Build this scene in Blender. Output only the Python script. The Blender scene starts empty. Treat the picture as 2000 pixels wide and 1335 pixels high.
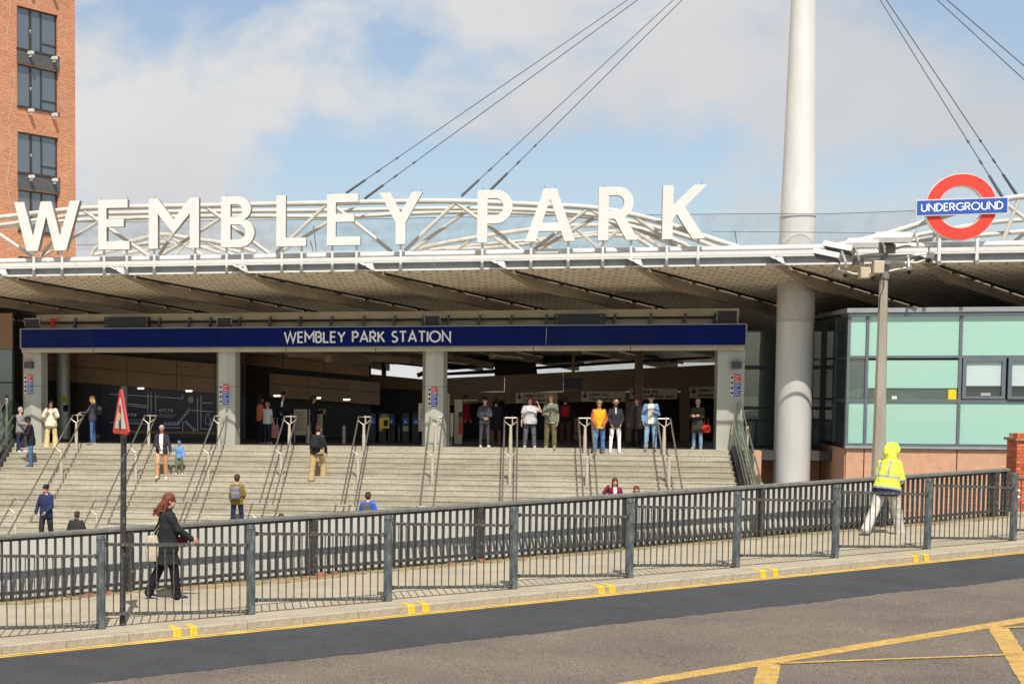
import bpy, bmesh, math, random
from mathutils import Vector, Matrix, noise as mnoise
from mathutils.geometry import tessellate_polygon
random.seed(7)
SC = bpy.context.scene
COL = SC.collection
V = Vector
# ------------------------------------------------------------------ camera
FP, CX, CY, HY, W0, H0 = 3000.0, 333.0, 920.0, 733.0, 2000.0, 1335.0
PITCH, YAW, ZC = math.atan((CY - HY) / FP), math.radians(12.7), 2.375
cam = bpy.data.cameras.new('camera')
camo = bpy.data.objects.new('camera', cam)
COL.objects.link(camo)
camo.location = (0, 0, ZC)
camo.rotation_euler = (math.pi / 2 - PITCH, 0, YAW)
cam.sensor_width = 36.0
cam.lens = 36.0 * FP / W0
cam.shift_x = (W0 / 2 - CX) / W0
cam.shift_y = (CY - H0 / 2) / W0
cam.clip_start, cam.clip_end = 0.5, 3000
SC.camera = camo
# ------------------------------------------------------------------ light
SUN_EL, SUN_AZ = math.radians(55), math.radians(10.3)      # light travels to +Y, turned SUN_AZ towards -X
sd = V((-math.sin(SUN_AZ) * math.cos(SUN_EL), math.cos(SUN_AZ) * math.cos(SUN_EL), -math.sin(SUN_EL)))
sl = bpy.data.lights.new('sun', 'SUN')
sl.energy, sl.angle, sl.color = 5.0, math.radians(0.5), (1.0, 0.955, 0.89)
so = bpy.data.objects.new('sun', sl)
COL.objects.link(so)
so.rotation_euler = sd.to_track_quat('-Z', 'Y').to_euler()
wd = bpy.data.worlds.new('World')
SC.world = wd
wd.use_nodes = True
wn, wl = wd.node_tree.nodes, wd.node_tree.links
wn.clear()
def N(nt, t, **k):
    n = nt.nodes.new(t)
    for a, b in k.items():
        if a[0] == '_': n.inputs[a[1:].replace('_', ' ')].default_value = b
        else: setattr(n, a, b)
    return n
nt = wd.node_tree
sky = N(nt, 'ShaderNodeTexSky', sky_type='NISHITA', sun_disc=False, sun_elevation=SUN_EL, sun_rotation=math.pi - SUN_AZ, air_density=1.0, dust_density=1.2, ozone_density=1.5)
tc = N(nt, 'ShaderNodeTexCoord')
mp = N(nt, 'ShaderNodeMapping')
mp.inputs['Location'].default_value = (22.011, 22.6387, 38.0898)
mp.inputs['Scale'].default_value = (1.0, 1.0, 1.9)
n1 = N(nt, 'ShaderNodeTexNoise', _Scale=4.0, _Detail=10.0, _Roughness=0.56, _Distortion=0.25)
r1 = N(nt, 'ShaderNodeValToRGB')
r1.color_ramp.elements[0].position, r1.color_ramp.elements[1].position = 0.48, 0.575
mp2 = N(nt, 'ShaderNodeMapping')
mp2.inputs['Location'].default_value = (7.3, 2.2, 4.4)
mp2.inputs['Scale'].default_value = (1.0, 1.0, 1.8)
n2 = N(nt, 'ShaderNodeTexNoise', _Scale=4.0, _Detail=7.0, _Roughness=0.5)
r2 = N(nt, 'ShaderNodeValToRGB')
r2.color_ramp.elements[0].position, r2.color_ramp.elements[1].position = 0.32, 0.68
r2.color_ramp.elements[0].color = (0.55, 0.57, 0.60, 1)
r2.color_ramp.elements[1].color = (0.71, 0.708, 0.70, 1)
skb = N(nt, 'ShaderNodeMix', data_type='RGBA', blend_type='MULTIPLY')
skb.inputs['Factor'].default_value = 1.0
skb.inputs['B'].default_value = (0.118, 0.118, 0.118, 1)
hz = N(nt, 'ShaderNodeMix', data_type='RGBA')
hz.inputs['Factor'].default_value = 0.22
hz.inputs['B'].default_value = (0.62, 0.7, 0.78, 1)
mx = N(nt, 'ShaderNodeMix', data_type='RGBA')
bg = N(nt, 'ShaderNodeBackground', _Strength=1.0)
wo = N(nt, 'ShaderNodeOutputWorld')
for a, b in ((tc.outputs['Generated'], mp.inputs['Vector']), (tc.outputs['Generated'], mp2.inputs['Vector']), (mp.outputs[0], n1.inputs['Vector']),
             (mp2.outputs[0], n2.inputs['Vector']), (n1.outputs[0], r1.inputs[0]), (n2.outputs[0], r2.inputs[0]), (sky.outputs[0], skb.inputs['A']),
             (skb.outputs['Result'], hz.inputs['A']), (hz.outputs['Result'], mx.inputs['A']),
             (r2.outputs[0], mx.inputs['B']), (r1.outputs[0], mx.inputs['Factor']), (mx.outputs['Result'], bg.inputs[0]), (bg.outputs[0], wo.inputs[0])):
    wl.new(a, b)
vs = SC.view_settings
vs.view_transform, vs.look, vs.gamma, vs.exposure = 'Standard', 'None', 1.0, 0.12
vs.use_curve_mapping = False
SC.render.engine = 'CYCLES'
SC.cycles.max_bounces = 8
SC.cycles.use_denoising = True
# ------------------------------------------------------------------ measuring helpers
_f = V((-math.sin(YAW) * math.cos(PITCH), math.cos(YAW) * math.cos(PITCH), -math.sin(PITCH)))
_r = V((math.cos(YAW), math.sin(YAW), 0))
_u = _r.cross(_f)
CP = V((0, 0, ZC))
def ray(x, y): return _f + _r * ((x - CX) / FP) + _u * ((CY - y) / FP)
def at_y(x, y, Y): v = ray(x, y); return CP + v * (Y / v.y)
def at_z(x, y, z): v = ray(x, y); return CP + v * ((z - ZC) / v.z)
def at_d(x, y, D): return CP + ray(x, y) * D
def at_pl(x, y, p, n): v = ray(x, y); return CP + v * ((p - CP).dot(n) / v.dot(n))
def proj(p): q = V(p) - CP; w = q.dot(_f); return CX + FP * q.dot(_r) / w, CY - FP * q.dot(_u) / w
P0, P1 = V((-5.58, 20.41, -1.13)), V((9.29, 32.01, -0.77))
_h = P1 - P0
_L = math.hypot(_h.x, _h.y)
DR = _h / _L                                   # along the kerb, uphill to the right
NR = V((_h.y, -_h.x, 0)) / _L                  # across the road, towards the camera
DH = V((DR.x, DR.y, 0))
def RD(s, t, dz=0.0): return P0 + DR * s + NR * t + V((0, 0, dz))
def rd_s(x, t=0):                               # kerb coordinate seen at picture column x
    v = ray(x, 1000)
    k = (t - (CP - P0).dot(NR)) / v.dot(NR)
    return (CP + v * k - P0).dot(DH)
# ------------------------------------------------------------------ materials
def lin(c): c = c / 255.0; return c / 12.92 if c <= 0.04045 else ((c + 0.055) / 1.055) ** 2.4
def S(r, g, b, k=1.0): return (lin(r) * k, lin(g) * k, lin(b) * k)
def mat(name, col, rough=0.6, metal=0.0, var=0.15, scale=3.0, bump=0.0, bscale=40.0, streak=1.0, spec=0.5, col2=None, fine=0.0, fscale=90.0, detail=5.0, lo=0.3, hi=0.7):
    m = bpy.data.materials.new(name)
    m.use_nodes = True
    t = m.node_tree
    b = t.nodes['Principled BSDF']
    b.inputs['Roughness'].default_value = rough
    b.inputs['Metallic'].default_value = metal
    b.inputs['Specular IOR Level'].default_value = spec
    c = N(t, 'ShaderNodeTexCoord')
    g = N(t, 'ShaderNodeMapping')
    g.inputs['Scale'].default_value = (1, 1, 1.0 / streak)
    t.links.new(c.outputs['Object'], g.inputs['Vector'])
    n = N(t, 'ShaderNodeTexNoise', _Scale=scale, _Detail=detail, _Roughness=0.6)
    t.links.new(g.outputs[0], n.inputs['Vector'])
    r = N(t, 'ShaderNodeValToRGB')
    r.color_ramp.elements[0].position, r.color_ramp.elements[1].position = lo, hi
    a = [max(0.0, x * (1 - var)) for x in col]
    e = [min(1.0, x * (1 + var)) for x in (col2 or col)]
    r.color_ramp.elements[0].color, r.color_ramp.elements[1].color = (*a, 1), (*e, 1)
    t.links.new(n.outputs[0], r.inputs[0])
    out = r.outputs[0]
    if fine > 0:
        n3 = N(t, 'ShaderNodeTexNoise', _Scale=fscale, _Detail=2.0, _Roughness=0.6)
        t.links.new(c.outputs['Object'], n3.inputs['Vector'])
        r3 = N(t, 'ShaderNodeMapRange')
        r3.inputs['From Min'].default_value, r3.inputs['From Max'].default_value = 0.36, 0.64
        r3.inputs['To Min'].default_value, r3.inputs['To Max'].default_value = 1 - fine, 1 + fine
        t.links.new(n3.outputs[0], r3.inputs[0])
        x = N(t, 'ShaderNodeVectorMath', operation='SCALE')
        t.links.new(out, x.inputs[0]); t.links.new(r3.outputs[0], x.inputs['Scale'])
        out = x.outputs[0]
    t.links.new(out, b.inputs['Base Color'])
    if bump > 0:
        n2 = N(t, 'ShaderNodeTexNoise', _Scale=bscale, _Detail=4.0)
        t.links.new(c.outputs['Object'], n2.inputs['Vector'])
        k = N(t, 'ShaderNodeBump', _Strength=bump, _Distance=0.02)
        t.links.new(n2.outputs[0], k.inputs['Height'])
        t.links.new(k.outputs[0], b.inputs['Normal'])
    return m
def glass(name, tint, rough=0.02, trans=0.8, refl=.06):
    m = bpy.data.materials.new(name)
    m.use_nodes = True
    t = m.node_tree
    t.nodes.clear()
    o = N(t, 'ShaderNodeOutputMaterial')
    g = N(t, 'ShaderNodeBsdfGlossy', _Roughness=rough)
    g.inputs['Color'].default_value = (0.9, 0.95, 0.93, 1)
    tr = N(t, 'ShaderNodeBsdfTransparent')
    tr.inputs['Color'].default_value = (*[x ** .5 for x in tint], 1)
    df = N(t, 'ShaderNodeBsdfDiffuse')
    df.inputs['Color'].default_value = (*[x * 0.35 for x in tint], 1)
    m1 = N(t, 'ShaderNodeMixShader', _Fac=1 - trans)
    lw = N(t, 'ShaderNodeLayerWeight', _Blend=.5)
    pw = N(t, 'ShaderNodeMath', operation='POWER'); pw.inputs[1].default_value = 3.5
    fr = N(t, 'ShaderNodeMapRange'); fr.inputs['To Min'].default_value, fr.inputs['To Max'].default_value = refl, .95
    t.links.new(lw.outputs['Facing'], pw.inputs[0]); t.links.new(pw.outputs[0], fr.inputs[0])
    c = N(t, 'ShaderNodeTexCoord')
    n = N(t, 'ShaderNodeTexNoise', _Scale=0.9, _Detail=1.0)
    t.links.new(c.outputs['Object'], n.inputs['Vector'])
    bp = N(t, 'ShaderNodeBump', _Strength=0.08, _Distance=0.1)
    t.links.new(n.outputs[0], bp.inputs['Height'])
    t.links.new(bp.outputs[0], g.inputs['Normal'])
    m2 = N(t, 'ShaderNodeMixShader')
    t.links.new(tr.outputs[0], m1.inputs[1]); t.links.new(df.outputs[0], m1.inputs[2])
    t.links.new(fr.outputs[0], m2.inputs[0]); t.links.new(m1.outputs[0], m2.inputs[1]); t.links.new(g.outputs[0], m2.inputs[2])
    t.links.new(m2.outputs[0], o.inputs[0])
    return m
# ------------------------------------------------------------------ mesh builder
class MB:
    def __init__(s): s.v, s.f, s.m, s.mi = [], [], [], 0
    def add(s, vs, fs):
        b = len(s.v)
        s.v += [V(x) for x in vs]
        s.f += [tuple(i + b for i in f) for f in fs]
        s.m += [s.mi] * len(fs)
        return s
    def obox(s, c, a, b, d):
        c, a, b, d = V(c), V(a), V(b), V(d)
        vs = [c + a * i + b * j + d * k for i in (-1, 1) for j in (-1, 1) for k in (-1, 1)]
        fs = [(0, 1, 3, 2), (4, 6, 7, 5), (0, 4, 5, 1), (2, 3, 7, 6), (0, 2, 6, 4), (1, 5, 7, 3)]
        if a.cross(b).dot(d) < 0: fs = [f[::-1] for f in fs]
        return s.add(vs, fs)
    def box(s, x0, x1, y0, y1, z0, z1):
        return s.obox(((x0 + x1) / 2, (y0 + y1) / 2, (z0 + z1) / 2), (abs(x1 - x0) / 2, 0, 0), (0, abs(y1 - y0) / 2, 0), (0, 0, abs(z1 - z0) / 2))
    def bar(s, p, q, w, h, up=(0, 0, 1)):
        p, q = V(p), V(q); d = q - p; x = d.normalized().cross(V(up)).normalized(); y = x.cross(d.normalized())
        return s.obox((p + q) / 2, d / 2, x * w / 2, y * h / 2)
    def sweep(s, pts, rs, n=8, caps=True):
        pts = [V(p) for p in pts]
        if not isinstance(rs, (list, tuple)): rs = [rs] * len(pts)
        d0 = (pts[1] - pts[0]).normalized()
        up = V((0, 0, 1)) if abs(d0.z) < 0.95 else V((0, 1, 0))
        x = d0.cross(up).normalized()
        vs, fs = [], []
        for i, p in enumerate(pts):
            d = (pts[min(i + 1, len(pts) - 1)] - pts[max(i - 1, 0)]).normalized()
            x = (x - d * x.dot(d)).normalized()
            y = d.cross(x)
            for k in range(n):
                a = 2 * math.pi * k / n
                vs.append(p + (x * math.cos(a) + y * math.sin(a)) * rs[i])
        for i in range(len(pts) - 1):
            for k in range(n):
                a, b = i * n + k, i * n + (k + 1) % n
                fs.append((a, b, b + n, a + n))
        if caps:
            fs.append(tuple(range(n))[::-1])
            fs.append(tuple(range((len(pts) - 1) * n, len(pts) * n)))
        return s.add(vs, fs)
    def tube(s, p, q, r, r2=None, n=8): return s.sweep([p, q], [r, r if r2 is None else r2], n)
    def lathe(s, prof, c=(0, 0, 0), n=24):
        c = V(c)
        vs = [c + V((r * math.cos(2 * math.pi * k / n), r * math.sin(2 * math.pi * k / n), z)) for r, z in prof for k in range(n)]
        fs = []
        for i in range(len(prof) - 1):
            for k in range(n):
                a, b = i * n + k, i * n + (k + 1) % n
                fs.append((a, b, b + n, a + n))
        fs.append(tuple(range(n))[::-1]); fs.append(tuple(range((len(prof) - 1) * n, len(prof) * n)))
        return s.add(vs, fs)
    def ellip(s, c, rx, ry, rz, R=None, n=12, m=8):
        c = V(c); vs, fs = [], []
        for i in range(1, m):
            th = math.pi * i / m
            for k in range(n):
                a = 2 * math.pi * k / n
                p = V((rx * math.sin(th) * math.cos(a), ry * math.sin(th) * math.sin(a), rz * math.cos(th)))
                vs.append(c + (R @ p if R else p))
        t = V((0, 0, rz)); 
        vs += [c + (R @ t if R else t), c - (R @ t if R else t)]
        T, B = len(vs) - 2, len(vs) - 1
        for k in range(n):
            fs.append((T, k, (k + 1) % n))
            for i in range(m - 2):
                a, b = i * n + k, i * n + (k + 1) % n
                fs.append((a, a + n, b + n, b))
            a, b = (m - 2) * n + k, (m - 2) * n + (k + 1) % n
            fs.append((a, B, b))
        return s.add(vs, fs)
    def cap(s, p, q, r, r2, n=10):
        p, q = V(p), V(q); d = (q - p).normalized()
        pts, rs = [], []
        for a in (80, 50, 20): pts.append(p - d * r * math.sin(math.radians(a))); rs.append(r * math.cos(math.radians(a)))
        for a in (20, 50, 80): pts.append(q + d * r2 * math.sin(math.radians(a))); rs.append(r2 * math.cos(math.radians(a)))
        return s.sweep(pts, rs, n)
    def loft(s, rings):
        n = len(rings[0]); vs = [p for r in rings for p in r]; fs = []
        for i in range(len(rings) - 1):
            for k in range(n):
                a, b = i * n + k, i * n + (k + 1) % n
                fs.append((a, b, b + n, a + n))
        fs.append(tuple(range(n))[::-1]); fs.append(tuple(range((len(rings) - 1) * n, len(rings) * n)))
        return s.add(vs, fs)
    def prism(s, loops, off, o=(0, 0, 0), ux=(1, 0, 0), uy=(0, 0, 1), side=None):
        """loops: outer + holes in 2-D; front face at o + ux*x + uy*y, extruded by off; side = material index of the flanks"""
        o, ux, uy, off = V(o), V(ux), V(uy), V(off)
        flat = [p for l in loops for p in l]
        tris = tessellate_polygon([[V((p[0], p[1], 0)) for p in l] for l in loops])
        P = [o + ux * x + uy * y for x, y in flat]
        nrm = ux.cross(uy)
        want = -1 if off.dot(nrm) > 0 else 1
        ft = []
        for t in tris:
            a, b, c = [P[i] for i in t]
            ft.append(tuple(t) if (b - a).cross(c - a).dot(nrm) * want > 0 else tuple(t)[::-1])
        s.add(P, ft)
        s.add([p + off for p in P], [t[::-1] for t in ft])
        k = s.mi
        if side is not None: s.mi = side
        i = 0
        for l in loops:
            n = len(l)
            for j in range(n):
                a, b = P[i + j], P[i + (j + 1) % n]
                s.add([a, b, b + off, a + off], [(0, 1, 2, 3)])
            i += n
        s.mi = k
        return s
    def mesh(s, name, mats, org=(0, 0, 0), smooth=False):
        me = bpy.data.meshes.new(name)
        org = V(org)
        me.from_pydata([p - org for p in s.v], [], s.f)
        for m in (mats if isinstance(mats, (list, tuple)) else [mats]): me.materials.append(m)
        me.polygons.foreach_set('material_index', s.m)
        bm = bmesh.new(); bm.from_mesh(me)
        bmesh.ops.recalc_face_normals(bm, faces=bm.faces)
        bm.to_mesh(me); bm.free()
        if smooth:
            me.polygons.foreach_set('use_smooth', [True] * len(me.polygons))
            me.set_sharp_from_angle(angle=math.radians(40))
        me.update()
        return me
ORG = {}
def link(name, data, parent=None, loc=None):
    o = bpy.data.objects.new(name, data)
    COL.objects.link(o)
    if parent is not None: o.parent = parent
    if loc is not None: o.location = loc
    return o
def build(mb, name, mats, parent=None, smooth=False):
    org = ORG.get(parent.name, V((0, 0, 0))) if parent is not None else V((0, 0, 0))
    o = link(name, mb.mesh(name, mats, org, smooth), parent)
    ORG[o.name] = org
    return o
def tag(o, label, cat, group=None):
    o['label'] = label; o['category'] = cat
    if group: o['group'] = group
    return o
def thing(name, label, cat, loc, group=None):
    o = bpy.data.objects.new(name, None)
    COL.objects.link(o)
    o.location = loc; o.empty_display_size = 0.2
    ORG[o.name] = V(loc)
    return tag(o, label, cat, group)
def letters(mb, mats, parent):                    # joined strokes, too small to pick apart
    o = build(mb, 'lettering', mats, parent); o['kind'] = 'stuff'; return o
def struct(mb, name, mats, parent=None, smooth=False):
    o = build(mb, name, mats, parent, smooth)
    if parent is None: o['kind'] = 'structure'
    return o
def solo(mb, name, mats, label, cat, group=None, smooth=False):
    c = V((sum(p.x for p in mb.v) / len(mb.v), sum(p.y for p in mb.v) / len(mb.v), min(p.z for p in mb.v)))
    o = link(name, mb.mesh(name, mats, c, smooth), None, c)
    ORG[o.name] = c
    return tag(o, label, cat, group)
def piece(name, me, parent, loc):                # shared-mesh part at a world place
    o = link(name, me, parent, V(loc) - ORG[parent.name])
    ORG[o.name] = V(loc)
    return o
def copy_tree(o, parent=None):
    c = o.copy(); COL.objects.link(c); c.parent = parent
    for ch in list(o.children): copy_tree(ch, c)
    return c
ORD = ['first', 'second', 'third', 'fourth', 'fifth', 'sixth', 'seventh', 'eighth', 'ninth', 'tenth', 'eleventh', 'twelfth']
# ------------------------------------------------------------------ stroke lettering
def arc(cx, cy, rx, ry, a0, a1, n=10):
    return [(cx + rx * math.cos(math.radians(a0 + (a1 - a0) * i / n)), cy + ry * math.sin(math.radians(a0 + (a1 - a0) * i / n))) for i in range(n + 1)]
GL = {
 'A': (.72, [[(0, 0), (.36, 1), (.72, 0)], [(.13, .3), (.59, .3)]]),
 'B': (.52, [[(0, 0), (0, 1), (.26, 1)] + arc(.26, .76, .21, .24, 90, -90) + [(0, .52)], [(.26, .52)] + arc(.28, .26, .24, .26, 90, -90) + [(0, 0)]]),
 'D': (.68, [[(0, 0), (0, 1), (.2, 1)] + arc(.2, .5, .46, .5, 90, -90, 14) + [(0, 0)]]),
 'E': (.46, [[(.46, 1), (0, 1), (0, 0), (.46, 0)], [(0, .52), (.42, .52)]]),
 'G': (.82, [arc(.48, .5, .48, .5, 50, 330, 16)[0:] + [(.9, .25), (.9, .46), (.58, .46)]]),
 'I': (.0, [[(0, 0), (0, 1)]]),
 'K': (.56, [[(0, 0), (0, 1)], [(.52, 1), (.04, .47)], [(.2, .58), (.58, 0)]]),
 'L': (.46, [[(0, 1), (0, 0), (.46, 0)]]),
 'M': (.82, [[(0, 0), (0, 1), (.41, .4), (.82, 1), (.82, 0)]]),
 'N': (.7, [[(0, 0), (0, 1), (.7, 0), (.7, 1)]]),
 'O': (.96, [arc(.48, .5, .48, .5, 0, 360, 24)]),
 'P': (.5, [[(0, 0), (0, 1), (.24, 1)] + arc(.24, .74, .26, .26, 90, -90) + [(0, .48)]]),
 'R': (.54, [[(0, 0), (0, 1), (.24, 1)] + arc(.24, .74, .26, .26, 90, -90) + [(0, .48)], [(.22, .48), (.56, 0)]]),
 'S': (.5, [arc(.26, .76, .22, .24, 40, 250, 9) + arc(.24, .25, .26, .25, 80, -145, 10)]),
 'T': (.62, [[(0, 1), (.62, 1)], [(.31, 1), (.31, 0)]]),
 'U': (.64, [[(0, 1), (0, .34)] + arc(.32, .32, .32, .32, 180, 360, 12) + [(.64, 1)]]),
 'W': (1.1, [[(0, 1), (.27, 0), (.55, 1), (.83, 0), (1.1, 1)]]),
 'Y': (.68, [[(0, 1), (.34, .5), (.68, 1)], [(.34, .5), (.34, 0)]]),
 'J': (.3, [[(.28, 1), (.28, .2)] + arc(.1, .2, .18, .22, 0, -110, 6)]),
 'u': (.4, [[(0, .68), (0, .2)] + arc(.2, .2, .2, .2, 180, 360, 8) + [(.4, .68)], [(.4, .68), (.4, 0)]]),
 'b': (.46, [[(0, 1), (0, 0)], arc(.23, .34, .23, .34, 0, 360, 14)]),
 'd': (.46, [[(.46, 1), (.46, 0)], arc(.23, .34, .23, .34, 0, 360, 14)]),
 'i': (.0, [[(0, 0), (0, .68)], [(0, .86), (0, .98)]]),
 'l': (.0, [[(0, 0), (0, 1)]]),
 'e': (.46, [[(.02, .36), (.46, .36)] + arc(.23, .34, .23, .34, 5, 310, 14)]),
 'a': (.42, [arc(.21, .22, .21, .22, 0, 360, 12), [(.04, .62), (.2, .68), (.36, .64), (.42, .5), (.42, 0)]]),
 'n': (.4, [[(0, 0), (0, .68)], arc(.2, .46, .2, .22, 180, 0, 8) + [(.4, 0)]]),
 't': (.28, [[(.1, .9), (.1, .12), (.18, 0), (.28, .02)], [(0, .68), (.28, .68)]]),
 'r': (.26, [[(0, 0), (0, .68)], [(0, .44), (.08, .62), (.26, .68)]]),
 'o': (.48, [arc(.24, .34, .24, .34, 0, 360, 14)]),
 'p': (.46, [[(0, .68), (0, -.3)], arc(.23, .34, .23, .34, 0, 360, 14)]),
 's': (.34, [[(.34, .6), (.18, .68), (.03, .54), (.16, .36), (.33, .2), (.18, 0), (0, .08)]]),
 '1': (.2, [[(0, .8), (.16, 1), (.16, 0)]]),
 '4': (.56, [[(.42, 0), (.42, 1), (0, .3), (.56, .3)]]),
 '7': (.5, [[(0, 1), (.5, 1), (.16, 0)]]),
 '9': (.5, [arc(.25, .7, .25, .3, 0, 360, 12), [(.5, .7), (.4, .25), (.15, 0)]]),
 ',': (.08, [[(.08, .1), (0, -.16)]]),
 ' ': (.3, []),
}
def ribbon(mb, pts, o, ux, uy, w, lift):
    """flat stroke of width w with mitred joints"""
    L, R = [], []
    n = len(pts)
    closed = n > 3 and abs(pts[0][0] - pts[-1][0]) + abs(pts[0][1] - pts[-1][1]) < 1e-6
    for i, p in enumerate(pts):
        a = pts[i - 1] if i > 0 else (pts[-2] if closed else None)
        b = pts[i + 1] if i < n - 1 else (pts[1] if closed else None)
        d1 = V((p[0] - a[0], p[1] - a[1])).normalized() if a else None
        d2 = V((b[0] - p[0], b[1] - p[1])).normalized() if b else None
        if d1 is None: d1 = d2
        if d2 is None: d2 = d1
        n1, n2 = V((-d1.y, d1.x)), V((-d2.y, d2.x))
        m = (n1 + n2)
        m = m.normalized() if m.length > 1e-4 else n1
        k = min(1 / max(0.25, m.dot(n1)), 2.6) * w / 2
        L.append((p[0] + m.x * k, p[1] + m.y * k)); R.append((p[0] - m.x * k, p[1] - m.y * k))
    nv = ux.normalized().cross(uy.normalized())
    vs = [o + ux * x + uy * y + nv * lift for x, y in L + R]
    mb.add(vs, [(i, i + n, i + n + 1, i + 1) for i in range(n - 1)])
def text_w(t, gap=.2): return sum(GL[c][0] + gap for c in t) - gap
def lettering(mb, t, o, ux, uy, w=.15, gap=.2, lift=.006):
    """ux, uy: world vectors of one cap height"""
    x, k = 0.0, 0
    for c in t:
        gw, st = GL[c]
        for q in st:
            ribbon(mb, [(x + a, b) for a, b in q], V(o), V(ux), V(uy), w, lift + 0.0012 * (k % 5)); k += 1
        x += gw + gap
# ------------------------------------------------------------------ palette
m_asph = mat('worn_asphalt', S(111, 100, 87), .9, var=.2, scale=.7, bump=.9, bscale=90, fine=.5, fscale=42)
m_dark_asph = mat('dark_asphalt', S(58, 59, 61), .85, var=.2, scale=1.4, bump=.6, bscale=90, fine=.4, fscale=45)
m_yellow = mat('road_paint', S(218, 180, 88), .8, var=.2, scale=6, bump=.5, bscale=90, fine=.25, fscale=60)
m_yellow2 = mat('worn_road_paint', S(182, 147, 78), .85, var=.26, scale=7, bump=.6, bscale=90, fine=.35, fscale=60)
m_ymark = mat('bright_yellow_paint', S(206, 172, 46), .7, var=.18, scale=14, fine=.2, fscale=40)
m_pave = mat('pavement_asphalt', S(164, 152, 129), .9, var=.13, scale=1.3, bump=.5, bscale=90, fine=.14, fscale=60)
m_kerb = mat('kerb_granite', S(158, 147, 127), .85, var=.16, scale=5, bump=.5, bscale=60, fine=.22, fscale=50)
m_dirt = mat('dirt', S(128, 108, 74), .95, var=.3, scale=5, bump=.8, bscale=40, col2=S(150, 130, 92))
m_moss = mat('moss', S(92, 92, 48), .95, var=.35, scale=9, bump=.8, bscale=60)
m_fence = mat('fence_paint', S(80, 86, 87), .5, var=.2, scale=15, lo=.45, hi=.72, col2=S(108, 114, 112), bump=.25, bscale=60, streak=3)
m_frail = mat('rail_paint', S(74, 74, 68), .5, var=.12, scale=26, lo=.52, hi=.7, col2=S(140, 140, 130), bump=.3, bscale=60)
m_black = mat('railing_paint', S(56, 56, 54), .45, var=.15, scale=17, lo=.56, hi=.72, col2=S(118, 116, 110), bump=.3, bscale=70)
m_rail_sheen = mat('handrail_sheen_paint', S(104, 104, 98), .38, var=.25, scale=7, bump=.3, bscale=60)  # lighter grey: sun on the handrail's gloss put into the base colour
m_apron = mat('pale_concrete', S(150, 148, 137), .8, var=.07, scale=2, streak=3, bump=.1)
m_step = mat('stair_stone', S(162, 154, 134), .85, var=.17, scale=1.1, bump=.4, bscale=60, fine=.13, fscale=13, streak=.22)
m_steps = [m_step, mat('stair_stone_dark', S(152, 144, 124), .85, var=.2, scale=1.4, bump=.4, bscale=60, fine=.13, fscale=13, streak=.22), mat('stair_stone_pale', S(170, 163, 145), .85, var=.16, scale=.9, bump=.4, bscale=60, fine=.13, fscale=13, streak=.22)]
m_floor = mat('hall_tiles', S(62, 60, 58), .5, var=.1)
m_plaza = mat('plaza_paving', S(170, 160, 140), .9, var=.12, scale=1)
m_white = mat('white_paint', S(208, 207, 201), .42, var=.08, scale=2.5, streak=4)
m_offwhite = mat('dirty_white_paint', S(190, 186, 175), .45, var=.13, scale=3, streak=2)
m_grey = mat('grey_paint', S(132, 136, 136), .5, var=.1, streak=5)
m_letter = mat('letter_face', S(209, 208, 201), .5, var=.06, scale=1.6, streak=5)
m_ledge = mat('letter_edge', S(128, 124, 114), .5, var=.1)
m_post = mat('bracket_grey', S(120, 120, 116), .5, var=.15)
m_soff = mat('soffit_sheet', S(238, 224, 202), .6, var=.14, scale=2)
m_beam = mat('roof_beam', S(146, 130, 109), .55, var=.16, scale=1.5)
m_dbeam = mat('dark_conduit', S(40, 34, 28), .6, var=.2)
m_blue = mat('sign_blue', S(3, 24, 92), .5, var=.18, scale=.8, spec=.12)
m_blue2 = mat('sign_blue_faded', S(12, 30, 86), .5, var=.2, scale=1.2, spec=.12)
m_txt = mat('sign_white', S(236, 236, 240), .5, var=.03)
m_conc = mat('column_steel', S(184, 184, 170), .38, metal=.3, var=.12, scale=1.2, streak=5)
m_beige = mat('beam_render', S(188, 176, 152), .7, var=.12, scale=1.5, streak=3)
m_band = mat('lintel_stone', S(176, 160, 130), .7, var=.15, scale=1.4, streak=2)
m_brown = mat('brown_panel', S(134, 104, 68), .5, var=.18, scale=1.2)
m_hall = mat('hall_render', S(138, 119, 92), .6, var=.12)
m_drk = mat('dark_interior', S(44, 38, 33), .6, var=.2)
m_blk = mat('black_plastic', S(22, 22, 24), .45, var=.2)
m_navy = mat('navy_panel', S(14, 18, 38), .35, var=.15)
m_mural = mat('mural_line', S(214, 214, 220), .6, var=.05)
m_steel = mat('stainless_steel', S(158, 152, 142), .3, metal=.7, var=.10, scale=6)
m_steelp = mat('brushed_post', S(192, 182, 162), .4, metal=.25, var=.06, scale=4)
m_red = mat('roundel_red', S(238, 62, 48), .45, var=.04)
m_rblue = mat('roundel_blue', S(44, 82, 168), .45, var=.05)
m_sred = mat('sign_red', S(206, 38, 44), .45, var=.1)
m_amber = mat('amber', S(240, 180, 40), .5, var=.05)
m_green = mat('dark_green', S(24, 78, 52), .5, var=.1)
m_dgrey = mat('dark_grey_metal', S(66, 70, 74), .45, var=.12)
m_mull = mat('mullion_metal', S(104, 112, 116), .4, metal=.2, var=.1)
m_sill = mat('sill_metal', S(150, 154, 154), .4, metal=.2, var=.1)
m_mint = mat('mint_spandrel', S(152, 194, 178), .10, var=.05, scale=.25, spec=.7)
_cb = m_mint.node_tree.nodes['Principled BSDF']; _cb.inputs['Coat Weight'].default_value = 1; _cb.inputs['Coat Roughness'].default_value = .02
m_terr = mat('terracotta_granite', S(192, 148, 118), .6, var=.1, scale=5, fine=.12, fscale=40)
m_brick = [mat('red_brick_%s' % w, c, .85, var=.2, scale=9, bump=.5, bscale=60) for w, c in (('a', S(182, 88, 56)), ('b', S(196, 104, 68)), ('c', S(160, 76, 50)))]
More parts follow.
